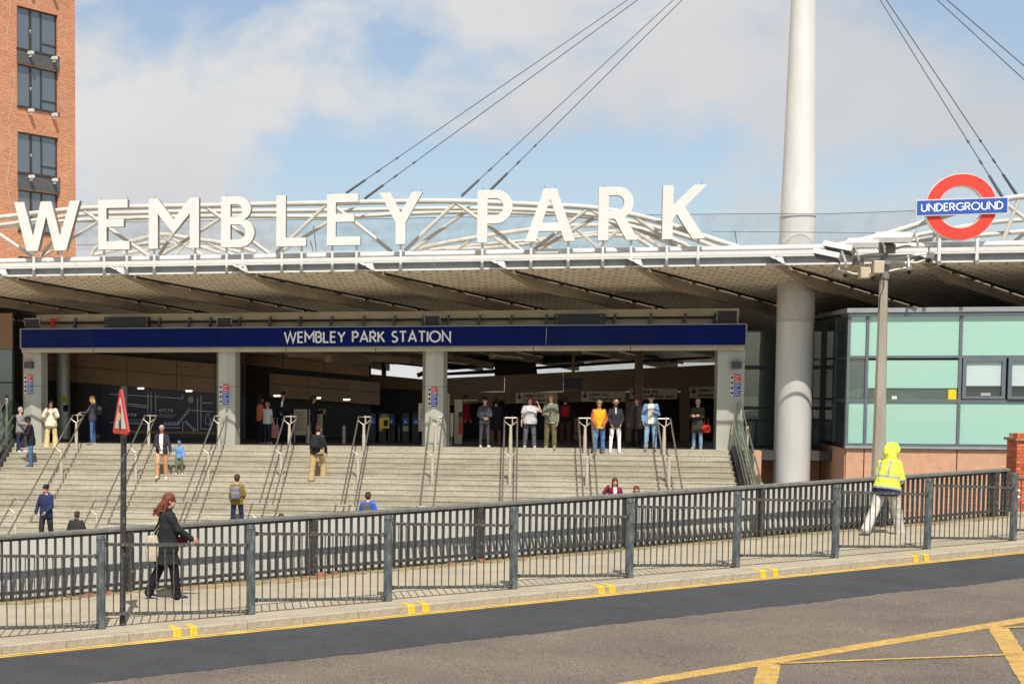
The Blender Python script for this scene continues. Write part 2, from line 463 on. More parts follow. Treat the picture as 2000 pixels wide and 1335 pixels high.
m_mortar = mat('mortar', S(198, 180, 156), .95, var=.12, scale=10)
m_tile = mat('creasing_tile', S(158, 116, 84), .85, var=.2, scale=9)
g_dark = glass('dark_green_glass', (.36, .52, .47), .015, .6, .13)
g_clear = glass('clear_glass', (.84, .92, .9), .02, .95, .05)
g_win = glass('tower_glass', (.46, .56, .64), .01, .3, .12)
g_bal = glass('balustrade_glass', (.58, .76, .66), .02, .9)
m_blind = mat('white_blind', S(240, 240, 240), .8, var=.02)
m_yel = mat('yellow_box', S(226, 190, 24), .5, var=.08)
m_bluep = mat('blue_panel', S(24, 84, 176), .4, var=.1)
m_board = mat('notice_board', S(188, 172, 146), .7, var=.08)
m_signw = mat('line_sign_white', S(222, 206, 180), .6, var=.05)
m_ink = mat('ink', S(30, 28, 28), .7, var=.1)
m_lamp = mat('lamp_lens', S(240, 232, 214), .5, var=.02); _lb = m_lamp.node_tree.nodes['Principled BSDF']; _lb.inputs['Emission Color'].default_value = (1, .93, .8, 1); _lb.inputs['Emission Strength'].default_value = 1.6
m_redpost = mat('red_poster', S(196, 52, 34), .6, var=.15)
# soffit sheets carry rows of small stamped slots: print-scale relief
def soffit_slots():
    t = m_soff.node_tree
    b = t.nodes['Principled BSDF']
    c = N(t, 'ShaderNodeTexCoord')
    g = N(t, 'ShaderNodeMapping')
    t.links.new(c.outputs['Object'], g.inputs['Vector'])
    k = N(t, 'ShaderNodeTexBrick', _Scale=1.0, offset=.5)
    k.inputs['Brick Width'].default_value = .42
    k.inputs['Row Height'].default_value = .24
    k.inputs['Mortar Size'].default_value = .045
    k.inputs['Mortar Smooth'].default_value = .6
    t.links.new(g.outputs[0], k.inputs['Vector'])
    bp = N(t, 'ShaderNodeBump', _Strength=.8, _Distance=.05)
    bp.invert = True
    t.links.new(k.outputs['Fac'], bp.inputs['Height'])
    t.links.new(bp.outputs[0], b.inputs['Normal'])
    src = b.inputs['Base Color'].links[0].from_socket
    mxx = N(t, 'ShaderNodeMix', data_type='RGBA', blend_type='MULTIPLY')
    mr = N(t, 'ShaderNodeMapRange')
    mr.inputs['To Min'].default_value, mr.inputs['To Max'].default_value = 1.0, .62
    t.links.new(k.outputs['Fac'], mr.inputs[0])
    mxx.inputs['Factor'].default_value = 1
    t.links.new(src, mxx.inputs['A']); t.links.new(mr.outputs[0], mxx.inputs['B'])
    t.links.new(mxx.outputs['Result'], b.inputs['Base Color'])
soffit_slots()
m_dash = bpy.data.materials.new('light_dash_sheet'); m_dash.use_nodes = True  # translucent sheet for the added bright dashes under the canopy
_t = m_dash.node_tree; _t.nodes.clear()
_o, _a, _b, _m = N(_t, 'ShaderNodeOutputMaterial'), N(_t, 'ShaderNodeBsdfTranslucent'), N(_t, 'ShaderNodeBsdfDiffuse'), N(_t, 'ShaderNodeMixShader', _Fac=.4)
_a.inputs[0].default_value = (.85, .8, .7, 1); _b.inputs[0].default_value = (.8, .78, .72, 1)
_t.links.new(_a.outputs[0], _m.inputs[1]); _t.links.new(_b.outputs[0], _m.inputs[2]); _t.links.new(_m.outputs[0], _o.inputs[0])
# ------------------------------------------------------------------ ground, road, pavement
mb = MB(); mb.add([(-500, -300, -4.5), (500, -300, -4.5), (500, 1500, -4.5), (-500, 1500, -4.5)], [(0, 1, 2, 3)])
struct(mb, 'ground', m_plaza)
def strip(s0, s1, ta, tb, dz, n=60, ja=0.0, jb=0.0, rnd=None):
    """sheet beside the kerb; ja, jb = raggedness of its two edges"""
    rnd = rnd or random.Random(3)
    m = MB(); vs = []
    for i in range(n + 1):
        s = s0 + (s1 - s0) * i / n
        w_ = mnoise.noise(V((s * .55, tb, 3.1))) * jb * 2.2 + mnoise.noise(V((s * 2.3, tb, 1.7))) * jb * 1.2
        vs += [RD(s, ta + rnd.uniform(-ja, ja), dz), RD(s, tb + rnd.uniform(-jb, jb) + w_, dz)]
    m.add(vs, [(2 * i, 2 * i + 1, 2 * i + 3, 2 * i + 2) for i in range(n)])
    return m
struct(strip(-70, 70, .49, 70, -.13, 4), 'road', m_asph)
struct(strip(-70, 70, -3.55, .36, 0, 4), 'pavement', m_pave)
struct(strip(-20, 50, .72, 2.72, -.126, 900, .0, .035), 'resurfaced_road_strip', m_dark_asph)
struct(strip(-20, 50, .515, .582, -.122, 500, .006, .006), 'yellow_road_line', m_yellow)
struct(strip(-20, 50, .615, .682, -.122, 500, .006, .006), 'yellow_road_line', m_yellow)
kb = thing('kerb', '', '', (0, 0, 0)); kb['kind'] = 'structure'; del kb['label'], kb['category']
ks = MB()
_d, _n, _z = DR, NR, V((0, 0, 1))
prof = [(.36, -.22), (.36, 0), (.475, 0), (.498, -.018), (.505, -.13), (.505, -.22)]
ks.loft([[_n * t + _z * z for t, z in prof], [_d * .907 + _n * t + _z * z for t, z in prof]])
kme = ks.mesh('kerb_stone', m_kerb)
for i in range(-6, 30): piece('kerb_stone', kme, kb, RD(i * .915 + .2, random.uniform(-.003, .003), random.uniform(-.002, .003)))
rd2 = random.Random(11)
struct(strip(-4, 24, -3.15, -2.72, .004, 260, 0, .10, rd2), 'dirt_strip', m_dirt)['kind'] = 'stuff'
# kerb blips: pairs of yellow marks over the kerb edge
for j, (xa, xb) in enumerate(((345, 378), (805, 833), (1177, 1198), (1493, 1517), (1791, 1812))):
    for k, x in enumerate((xa, xb)):
        s = rd_s(x, .5) - .06
        w = .125
        m = MB()
        pr = [(.25, .004), (.476, .004), (.502, -.016), (.509, -.118)]
        m.add([RD(s + a, t, z) for a in (0, w) for t, z in pr], [(i, i + 1, i + 5, i + 4) for i in range(3)])
        solo(m, 'kerb_marking', m_ymark, '%s yellow loading mark of the %s pair painted over the kerb edge' % (('left', 'right')[k], ('leftmost', 'second', 'middle', 'fourth', 'rightmost')[j]), 'kerb marking', 'yellow marks on the kerb')
def road_poly(pts, dz=-.126):
    m = MB(); m.add([RD(s, t, dz) for s, t in pts], [tuple(range(len(pts)))]); return m
def road_line(a, b, w, name='box_junction_line', dz=-.126):
    n = 60; rr = random.Random(int(a[0] * 100))
    d = V((b[0] - a[0], b[1] - a[1])).normalized(); q = V((-d.y, d.x)); m = MB(); vs = []
    for i in range(n + 1):
        p = V(a) + (V(b) - V(a)) * i / n
        for sg in (-1, 1):
            e = p + q * (w / 2 * sg + rr.uniform(-.008, .008)); vs.append(RD(e.x, e.y, dz))
    m.add(vs, [(2 * i, 2 * i + 1, 2 * i + 3, 2 * i + 2) for i in range(n)])
    return struct(m, name, m_yellow2)
road_line((0, 6.24), (14.5, 5.12), .25)
road_line((6.38, 5.86), (3.4, 8.45), .25, dz=-.1225)
road_line((10.95, 5.52), (7.6, 8.5), .25, dz=-.1225)
road_line((6.5, 5.90), (10.2, 7.22), .085, dz=-.119)
road_line((10.95, 5.62), (14.6, 6.9), .085, dz=-.119)
# ------------------------------------------------------------------ stairs and hall floor
YE, GO, RI = 51.7, .31, .153
XL, XR = -17.3, 6.66
st = thing('staircase', '', '', (0, YE, 0)); st['kind'] = 'structure'; del st['label'], st['category']
NST = 16
treads = []
y, z = YE, 0.0
for i in range(1, 29):
    z -= RI
    go = 1.7 if i == NST + 1 else GO
    m = MB()
    y0, y1 = y - go, y - .002
    xs = [XL, XR]
    m.loft([[V((x, y1, z - .35)), V((x, y0 + .006, z - .35)), V((x, y0 + .006, z - .045)), V((x, y0 - .009, z - .035)), V((x, y0 - .009, z)), V((x, y1, z))] for x in xs])
    build(m, 'step', m_steps[(0, 2, 0, 1, 0, 1, 2)[i % 7]], st)
    treads.append((y0, y1, z))
    y -= go
m = MB(); m.box(-40, 11.5, YE, 58.5, -.3, 0); struct(m, 'hall_floor', m_floor)
m = MB(); m.box(XL, XR, YE - .014, YE + .25, -.15, .003); struct(m, 'top_step', m_step)
m = MB(); m.box(-40, 40, 58.55, 75, -1.5, -1.3); struct(m, 'lower_hall_floor', m_floor)
# ------------------------------------------------------------------ station entrance: columns, beam, lintel band
YC = 51.95
se = thing('station_entrance', 'dark open station hall behind four pale pillars at the top of the stairs', 'station', (-5, YC + .4, 0))
def xat(px, py, Y): return at_y(px, py, Y).x
cols = []
for px, w in ((69, .46), (446, .41), (849, .41)):
    c = V((xat(px, 780, YC + .4), YC + .4, 0)); cols.append(c)
    m = MB()
    m.lathe([(w, 0), (w, 3.18)], c, 8)
    o = build(m, 'column', m_conc, se)
m = MB(); xa, xb = xat(1400.5, 780, YC), xat(1453, 780, YC)
m.box(xa, xb, YC, YC + .8, 0, 3.18); build(m, 'column', m_conc, se)
m = MB()
for c in cols:
    m.lathe([(.43 if c is not cols[0] else .48, 2.0), (.43 if c is not cols[0] else .48, 2.008)], c, 8)
build(m, 'column_joint', m_dgrey, se)
bx = [-17.04, xat(186, 685, YC), xat(560, 685, YC), xat(735, 685, YC), xat(1042, 685, YC), xat(1230, 685, YC), 7.04]
for a, b in zip(bx[:-1], bx[1:]):
    m = MB(); m.box(a + .012, b - .012, 51.72, 52.7, 3.18, 3.315); build(m, 'beam_casing', m_beige, se)
m = MB(); m.box(-16.6, 6.9, 52.25, 52.8, 3.32, 4.50); m.box(-16.6, 6.9, 52.15, 52.249, 4.28, 4.52); build(m, 'lintel_band', m_band, se)
m = MB(); m.sweep([(-16.4, 52.12, 4.22), (-6, 52.1, 4.24), (6.8, 52.12, 4.24)], .03, 6); build(m, 'conduit', m_dbeam, se)
bm_ = MB(); bm_.obox((0, 0, .2), (.035, 0, 0), (0, .09, 0), (.03, 0, .2)); bme = bm_.mesh('bracket', m_dgrey)
for px in (146, 207, 311, 369, 410, 468, 527, 586, 647, 710, 770, 826, 875, 936, 998, 1066, 1180, 1200, 1270, 1337, 1395):
    piece('bracket', bme, se, (xat(px, 625, 52.1), 52.15, 3.98))
# the long blue fascia sign
ss = thing('station_sign', 'long blue fascia sign reading WEMBLEY PARK STATION above the pillars', 'sign', (-5, 51.6, 3.3))
bx = [-17.0, xat(187, 660, 51.62), xat(427, 660, 51.62), xat(873, 660, 51.62), xat(1067, 660, 51.62), xat(1282, 660, 51.62), 7.03]
for i, (a, b) in enumerate(zip(bx[:-1], bx[1:])):
    m = MB(); m.box(a + .005, b - .005, 51.62, 51.72, 3.345, 3.985); build(m, 'panel', (m_blue2 if i in (0, 4) else m_blue), ss)
m = MB()
m.box(-17.05, 7.06, 51.6, 51.74, 3.985, 4.02); m.box(-17.05, 7.06, 51.6, 51.74, 3.316, 3.345)
m.box(-17.05, -17.0, 51.6, 51.74, 3.345, 3.985); m.box(7.03, 7.08, 51.6, 51.74, 3.345, 3.985)
build(m, 'frame', m_grey, ss)
xa, xb = xat(556, 667.7, 51.62), xat(879, 667.7, 51.62)
tw = text_w('WEMBLEY PARK STATION', .23)
cap = .335
m = MB(); lettering(m, 'WEMBLEY PARK STATION', (xa, 51.62, at_y(700, 667.5, 51.62).z), V((1, 0, 0)) * (xb - xa) / tw, (0, 0, cap), .172, .23)
letters(m, m_txt, ss)
m = MB(); p = at_y(1067, 640, 51.6); m.sweep([p, p + V((.006, 0, -.2)), p + V((-.004, 0, -.42)), p + V((0, 0, -.56))], [.005, .006, .005, .002], 5); build(m, 'drip_stain', m_txt, ss)
# equipment above the sign
for (a, b, t, bt), lab in (((203, 290, 618, 640.5), 'black display box with silver screws above the left of the blue sign'), ((1083, 1179, 612, 634.5), 'black display box with silver screws above the right of the blue sign')):
    p, q = at_y(a, bt, 51.75), at_y(b, t, 51.75)
    m = MB(); m.box(p.x, q.x, 51.75, 52.05, p.z + .02, q.z)
    o = solo(m, 'display_box', m_blk, lab, 'display box', 'black boxes above the blue sign')
    m = MB()
    for x in (p.x + .07, q.x - .07):
        for zz in (p.z + .1, q.z - .07): m.ellip((x, 51.745, zz), .025, .012, .025, n=6, m=4)
    build(m, 'screw', m_steel, o)
for px, pw, t, bt, lab in ((61, 27, 623, 641, 'square floodlight with a pale rim above the left end of the blue sign'), (437, 26, 620, 639, 'square floodlight above the second pillar'), (844, 28, 616, 637, 'square floodlight above the third pillar'), (1421, 38, 606, 633, 'wide dark floodlight above the right end of the blue sign')):
    p, q = at_y(px - pw / 2, bt, 51.7), at_y(px + pw / 2, t, 51.7)
    e = thing('floodlight', lab, 'floodlight', ((p.x + q.x) / 2, 51.8, p.z), 'floodlights above the blue sign')
    m = MB(); m.loft([[V((x, 51.75 + dy, zz)) for x, zz in ((p.x + ins, p.z + ins), (q.x - ins, p.z + ins), (q.x - ins, q.z - ins), (p.x + ins, q.z - ins))] for dy, ins in ((0, 0), (.16, 0), (.3, .1))])
    build(m, 'lamp_body', m_dgrey, e)
    m = MB(); m.box(p.x + .03, q.x - .03, 51.735, 51.749, p.z + .03, q.z - .03); build(m, 'lens', m_drk, e)
    m = MB(); m.sweep([(p.x - .02, 51.8, p.z + .1), (p.x - .03, 51.73, q.z + .02), (q.x + .03, 51.73, q.z + .02), (q.x + .02, 51.8, p.z + .1)], .014, 5); build(m, 'rim', m_offwhite, e)
m = MB(); rr = random.Random(2); p = at_y(103, 628, 51.85)
for i in range(9): m.sweep([p + V((rr.uniform(-.3, .3), 0, rr.uniform(-.05, .15))), p + V((rr.uniform(-.15, .15), -.05, rr.uniform(-.02, .1))), p + V((rr.uniform(-.2, .2), 0, -.3))], .012, 4)
solo(m, 'cable_bundle', m_sred, 'tangle of red cable above the left end of the blue sign', 'cable')
# red, white and blue notices on the pillars
for i, (px, t, bt, w, lab) in enumerate(((55.5, 732, 768, 17, 'far left pillar beside the glass wall'), (437.5, 750, 789, 19, 'second pillar from the left'), (845, 755, 793, 19, 'third pillar, behind a stair handrail'), (1436, 731, 773, 21, 'wide right pillar'))):
    Y = (YC - .075, YC - .03, YC - .03, YC - .02)[i]
    p, q = at_y(px - w / 2, bt, Y), at_y(px + w / 2, t, Y)
    c = (p + q) / 2
    e = thing('notice', 'red, white and blue notice on the ' + lab, 'notice', (c.x, Y, p.z), 'notices on the pillars')
    wx, wz = q.x - p.x, q.z - p.z
    def pl(x0, x1, z0, z1, lift, nm, mt):
        m = MB(); m.box(p.x + wx * x0, p.x + wx * x1, Y - lift - .008, Y - lift, p.z + wz * z0, p.z + wz * z1); return build(m, nm, mt, e)
    pl(0, 1, 0, 1, 0, 'backing', m_white)
    pl(.36, 1, .64, 1, .009, 'red_panel', m_sred)
    pl(.36, 1, 0, .63, .009, 'blue_panel', m_rblue)
    m = MB()
    for k in range(9):
        zz = .06 + k * .105
        if .60 < zz < .66: continue
        ww = (.5, .42, .55, .3, .5, .46, .52, .36, .5)[k]
        m.box(p.x + wx * .41, p.x + wx * (.41 + ww), Y - .021, Y - .0185, p.z + wz * zz, p.z + wz * (zz + .03))
    letters(m, m_txt, e)
    m = MB()
    for k in range(4): m.lathe([(.05 * .8, -.003), (.05 * .8, .003)], (0, 0, 0), 8); m.v[-16:] = [V((v.x, v.z, v.y)) + V((p.x + wx * .18, Y - .012, p.z + wz * (.14 + .24 * k))) for v in m.v[-16:]]
    build(m, 'pictogram', m_ink, e)
for px, py, lab in ((56, 712, 'pair of cameras on the far left pillar'), (1439, 712, 'dark camera with spikes on the wide right pillar')):
    p = at_y(px, py, YC - .2)
    e = thing('security_camera', lab, 'security camera', p, 'cameras on the pillars')
    m = MB(); m.box(p.x - .14, p.x + .14, p.y - .1, p.y + .18, p.z - .12, p.z + .1); build(m, 'housing', m_dgrey, e)
    m = MB()
    for k in range(14):
        a = math.pi * k / 13
        m.tube(p + V((0, 0, .05)), p + V((math.cos(a) * .3, -.05, .1 + math.sin(a) * .22)), .006, .002, 4)
    build(m, 'bird_spikes', m_dgrey, e)['kind'] = 'stuff'
# ------------------------------------------------------------------ canopy roof
YR = 48.95
TB = 0.781
def RZ(Y): return 5.66 - .14 * (Y - YR)
cr = thing('canopy_roof', 'wide white-edged canopy roof with ribbed brown underside over the station front', 'canopy', (0, YR, 5.6))
YB = 68.5
def rl(X, Y, dz=0): return V((X + (Y - YR) * TB, Y, RZ(Y) + dz))
bays = [-.5 + 4.05 * k for k in range(-19, 9)]
for a in bays:
    b = a + 4.05
    m = MB(); Ya = YR + .3
    c = [rl(a + .2, Ya), rl(b - .28, Ya), rl(b - .28, YB), rl(a + .2, YB)]
    m.loft([c, [p + V((0, 0, .14)) for p in c]])
    build(m, 'soffit_panel', m_soff, cr)
    m = MB()
    m.loft([[rl(a - .14 + sx_ * .12, y_, dz_) for sx_, dz_ in ((-1, .1), (1, .1), (1, -b_), (-1, -b_))] for y_, b_ in ((YR + .2, -.02), (YR + 1.5, .34), (YB, .34))]); build(m, 'roof_beam', m_beam, cr)
    m = MB(); m.bar(rl(a + .175, YR + .3, -.035), rl(a + .175, YB, -.035), .045, .07); build(m, 'conduit', m_dbeam, cr)
    m = MB(); y = YR + .35
    while y < YB - 1.0:
        c = [rl(a - .015, y, -.045), rl(a + .15, y, -.015), rl(a + .15, y + .85, -.015), rl(a - .015, y + .85, -.045)]
        m.loft([c, [p + V((0, 0, .015)) for p in c]]); y += 1.05
    build(m, 'light_dash', m_dash, cr)  # added glowing strips, standing in for light caught beside the beams
    m = MB(); y = YR + 1.15
    while y < YB:
        m.bar(rl(a - .02, y + .14, -.02), rl(a + .19, y + .14, -.02), .19, .07); y += 1.05
    build(m, 'purlin_end', m_dbeam, cr)
def edge(x0, x1, y0, y1, z0, z1, nm, mt): m = MB(); m.box(x0, x1, y0, y1, z0, z1); return build(m, nm, mt, cr)
for x0, x1 in ((-42, -14.2), (-14.19, -2.6), (-2.59, 7.4), (7.41, 20), (20.01, 42)):
    edge(x0, x1, YR - .02, YR + .18, 5.655, 5.71, 'edge_lip', m_white)
    edge(x0, x1, YR + .10, YR + .2, 5.712, 5.90, 'fascia_web', m_grey)
    edge(x0, x1, YR - .50, YR - .44, 5.885, 5.93, 'edge_bar', m_white)
    edge(x0, x1, YR + .02, YR + .2, 5.902, 5.94, 'edge_lip', m_white)
    edge(x0, x1, YR - .10, YR + .06, 5.97, 6.09, 'edge_rail', m_white)
m = MB(); m.tube((-42, YR + .25, 6.18), (42, YR + .25, 6.18), .095, n=14); build(m, 'edge_tube', m_white, cr, True)
for a in bays:
    m = MB(); x = a - .15
    m.box(x - .04, x + .04, YR - .438, YR - .25, 5.87, 5.93); m.loft([[V((x - .25, YR - .24, 5.93)), V((x + .22, YR - .24, 5.68)), V((x - .02, YR - .02, 5.93))], [V((x - .25 + .1, YR - .02, 5.93)), V((x + .3, YR - .02, 5.66)), V((x + .2, YR - .01, 5.93))]])
    build(m, 'beam_nose', m_white, cr)
# ------------------------------------------------------------------ roof letters
t = .165
LP = {
 'W': (1.41, [[(0, 1), (.215, 1), (.405, .30), (.575, 1), (.80, 1), (.985, .30), (1.20, 1), (1.41, 1), (1.115, 0), (.865, 0), (.69, .70), (.505, 0), (.265, 0)]]),
 'E': (.66, [[(0, 0), (0, 1), (.62, 1), (.62, .835), (.175, .835), (.175, .61), (.54, .61), (.54, .455), (.175, .455), (.175, .165), (.66, .165), (.66, 0)]]),
 'M': (1.04, [[(0, 0), (0, 1), (.19, 1), (.52, .575), (.85, 1), (1.04, 1), (1.04, 0), (.85, 0), (.85, .69), (.52, .30), (.19, .69), (.19, 0)]]),
 'L': (.6, [[(0, 0), (0, 1), (.19, 1), (.19, .165), (.6, .165), (.6, 0)]]),
 'Y': (.83, [[(0, 1), (.215, 1), (.415, .60), (.625, 1), (.83, 1), (.51, .42), (.51, 0), (.32, 0), (.32, .42)]]),
 'A': (.94, [[(0, 0), (.345, 1), (.58, 1), (.94, 0), (.74, 0), (.675, .195), (.26, .195), (.2, 0)], [(.315, .355), (.62, .355), (.465, .80)]]),
 'K': (.79, [[(0, 0), (0, 1), (.19, 1), (.19, .63), (.56, 1), (.79, 1), (.40, .595), (.77, 0), (.545, 0), (.26, .46), (.19, .385), (.19, 0)]]),
 'P': (.66, [[(0, 0), (0, 1), (.35, 1)] + arc(.35, .68, .31, .32, 90, -90, 14)[1:] + [(.19, .36), (.19, 0)], [(.19, .84), (.19, .52), (.34, .52)] + arc(.34, .68, .145, .16, -90, 90, 10)[1:]]),
 'R': (.74, [[(0, 0), (0, 1), (.35, 1)] + arc(.35, .70, .30, .30, 90, -60, 14)[1:] + [(.74, 0), (.525, 0), (.31, .40), (.19, .40), (.19, 0)], [(.19, .84), (.19, .555), (.34, .555)] + arc(.34, .6975, .135, .1425, -90, 90, 10)[1:]]),
 'B': (.68, [[(0, 0), (0, 1), (.33, 1)] + arc(.33, .755, .27, .245, 90, -62, 12)[1:] + arc(.38, .285, .29, .285, 62, -90, 14) + [], [(.19, .85), (.19, .60), (.31, .60)] + arc(.31, .725, .115, .125, -90, 90, 8)[1:], [(.19, .45), (.19, .15), (.36, .15)] + arc(.36, .30, .13, .15, -90, 90, 8)[1:]]),
}
LT = [('W', -16.26, 2.25, 'letter W standing first on the roof edge, before the brick tower'), ('E', -13.39, 1.05, 'first letter E on the roof edge, between W and M'), ('M', -11.70, 1.66, 'wide letter M on the roof edge, between E and B'),
      ('B', -9.32, 1.10, 'letter B on the roof edge, between M and L'), ('L', -7.53, .95, 'letter L on the roof edge, between B and E'), ('E', -5.92, 1.05, 'second letter E on the roof edge, between L and Y'),
      ('Y', -4.28, 1.33, 'letter Y on one post, ending the first word'), ('P', -1.27, 1.06, 'letter P starting the second word on the roof edge'), ('A', .17, 1.49, 'letter A with a spiked flat top, after P'),
      ('R', 2.33, 1.17, 'letter R on the roof edge, between A and K'), ('K', 4.19, 1.27, 'letter K ending the second word on the roof edge')]
ZB, LH, YL = 6.465, 1.605, YR - .08
for ch, x, w, lab in LT:
    gw, loops = LP[ch]
    e = thing('roof_letter', 'big white block ' + lab, 'sign letter', (x, YL, 5.72), 'white letters on the roof edge')
    m = MB()
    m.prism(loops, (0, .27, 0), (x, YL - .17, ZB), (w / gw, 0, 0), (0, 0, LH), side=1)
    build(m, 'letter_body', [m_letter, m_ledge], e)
    px = {'W': (.39, 1.0), 'E': (.10, .58), 'M': (.095, .945), 'B': (.1, .42), 'L': (.1, .5), 'Y': (.415,), 'P': (.1,), 'A': (.12, .82), 'R': (.1, .62), 'K': (.1, .66)}[ch]
    for k in px:
        X = x + k * w / gw
        m = MB(); m.box(X - .035, X + .035, YL - .05, YL + .02, 5.86, ZB + .01); build(m, 'support_post', m_white, e)
        m = MB(); m.box(X - .05, X + .05, YL - .06, YL + .03, 5.66, 5.858); build(m, 'post_foot', m_post, e)
        m = MB(); m.box(X - .28, X - .05, YL, YL + .1, 6.075, 6.10); build(m, 'stay_plate', m_post, e)
    m = MB(); tops = {'E': (.05, .6), 'M': (.1,), 'Y': (.62, .8), 'A': (.36, .56), 'K': (.7,), 'R': (.1,), 'L': (.1,), 'B': (.1,), 'P': (.1,), 'W': (.1,)}[ch]
    for k in tops: m.tube((x + k * w / gw, YL, ZB + LH), (x + k * w / gw, YL, ZB + LH + .11), .008, n=4)
    build(m, 'bird_spike', m_post, e)
# ------------------------------------------------------------------ roof trusses
def truss(label, chords, braces, Y, rad):
    p0 = at_y(*chords[0][0], Y)
    e = thing('roof_truss', label, 'truss', (p0.x, Y, 6.2))
    for i, c in enumerate(chords):
        m = MB(); pts = [at_y(x, y, Y + (0, .9, .5, .7)[i % 4]) for x, y in c]
        fine = []
        for a in range(len(pts) - 1):                       # Catmull-Rom for smooth chords
            q0, q1, q2, q3 = pts[max(a - 1, 0)], pts[a], pts[a + 1], pts[min(a + 2, len(pts) - 1)]
            for j in range(5):
                u = j / 5
                fine.append(.5 * ((2 * q1) + (q2 - q0) * u + (2 * q0 - 5 * q1 + 4 * q2 - q3) * u * u + (3 * q1 - q0 - 3 * q2 + q3) * u ** 3))
        fine.append(pts[-1])
        m.sweep(fine, rad * (1.25 if i == 0 else 1), 10); build(m, 'chord', m_offwhite, e, True)
    for (a, b, dy) in braces:
        m = MB(); m.tube(at_y(*a, Y + dy), at_y(*b, Y + dy * .2 + (.45 if dy > 0 else 0)), rad * .85, n=8); build(m, 'brace', m_offwhite, e, True)
    return e
truss('long white tube truss arching behind the big roof letters',
  [[(-110, 446), (-40, 432), (0, 425), (150, 408), (262, 404), (395, 402), (520, 399), (647, 396.5), (770, 394), (889, 393), (1050, 400), (1148, 405), (1225, 417), (1295, 435), (1400, 470), (1442, 483)],
   [(-110, 462), (0, 443), (140, 431), (395, 422.5), (665, 423), (780, 418), (906, 414), (1050, 417), (1135, 422), (1215, 436), (1320, 470), (1350, 486)],
   [(-110, 455), (0, 440), (150, 420), (262, 416), (395, 413), (647, 411), (889, 407), (1050, 411), (1150, 419), (1240, 434), (1340, 462), (1400, 484)]],
  [((0, 458), (66, 503), 0), ((-60, 438), (0, 458), 0), ((80, 500), (152, 410), 0), ((84, 500), (191, 434), .8), ((165, 412), (290, 500), 0), ((311, 498), (371, 405), 0), ((316, 498), (429, 428), .8), ((402, 404), (525, 495), 0),
   ((539, 494), (637, 400), 0), ((545, 494), (650, 428), .8), ((650, 400), (765, 491), 0), ((791, 489), (888, 397), 0), ((805, 489), (906, 416), .8), ((892, 397), (1018, 488), 0), ((1043, 487), (1148, 408), 0),
   ((1052, 487), (1160, 426), .8), ((1152, 408), (1275, 485), 0), ((1240, 424), (1322, 482), 0), ((1205, 430), (1330, 484), .8)], YR + .75, .072)
truss('white tube truss rising behind the round red sign at the right',
  [[(1606, 486), (1724, 459), (1811, 432), (1900, 405), (1967, 388), (2040, 381), (2150, 377)], [(1606, 490), (1720, 474), (1830, 452), (1960, 432), (2150, 424)], [(1640, 489), (1780, 471), (1900, 461), (2060, 447), (2150, 444)]],
  [((1822, 486), (1830, 432), 0), ((1955, 482), (1990, 388), 0), ((1960, 395), (2075, 482), 0), ((1968, 484), (2030, 430), .8), ((2100, 482), (2140, 380), 0)], YR + .75, .072)
truss('small humped truss further back on the roof, seen between the letters E and B',
  [[(178, 498), (194, 480), (259, 471), (315, 458), (371, 466), (430, 474), (500, 492)], [(180, 499), (270, 478), (330, 474), (420, 484), (470, 492)], [(240, 496), (310, 484), (370, 478), (430, 494)]],
  [((255, 472), (292, 500), 0), ((318, 460), (275, 500), 0), ((330, 462), (395, 497), 0), ((372, 467), (344, 496), 0), ((400, 472), (455, 497), 0)], YR + 8, .072)
truss('humped truss further back on the roof, seen behind the letters A and R',
  [[(805, 489), (861, 476), (959, 459), (1029, 449), (1090, 442), (1165, 440), (1218, 443), (1281, 454), (1335, 478)], [(840, 488), (960, 476), (1050, 468), (1150, 456), (1240, 453), (1310, 476)], [(870, 487), (980, 482), (1090, 468), (1180, 459), (1290, 466)]],
  [((895, 486), (920, 467), 0), ((960, 460), (1000, 487), 0), ((1030, 450), (1075, 486), 0), ((1100, 444), (1060, 486), 0), ((1120, 442), (1165, 482), 0), ((1215, 444), (1170, 480), 0), ((1230, 446), (1290, 482), 0)], YR + 8, .072)
# ------------------------------------------------------------------ mast and stay cables
MX, MY = 8.54, YR + 2.9
mt = thing('mast', 'tall tapering white mast rising through the canopy roof', 'mast', (MX, MY, -4.5))
m = MB(); m.lathe([(.545, -4.5), (.55, 4.05), (.555, 4.06)], (MX, MY, 0), 40); build(m, 'shaft', m_white, mt, True)
m = MB(); m.lathe([(.575, 4.06), (.575, 4.10), (.56, 4.11), (.56, 5.50), (.545, 5.52)], (MX, MY, 0), 40); build(m, 'sleeve', m_offwhite, mt, True)
m = MB(); m.lathe([(.545, 5.52), (.54, 6.6), (.51, 7.6), (.47, 9.2), (.36, 14), (.25, 18.6), (.05, 18.8)], (MX, MY, 0), 40); build(m, 'upper_shaft', m_white, mt, True)
for z, r in ((7.32, .527), (6.0, .55)):
    m = MB(); m.lathe([(r, z), (r + .012, z + .01), (r + .012, z + .03), (r, z + .04)], (MX, MY, 0), 32); build(m, 'band', m_grey, mt)
m = MB(); m.box(MX - .95, MX - .52, MY - .35, MY - .12, 6.24, 6.34); m.box(MX + .54, MX + .95, MY - .35, MY - .12, 6.24, 6.34); build(m, 'bearing', m_dgrey, mt)
top = V((MX - .05, MY, 17.76))
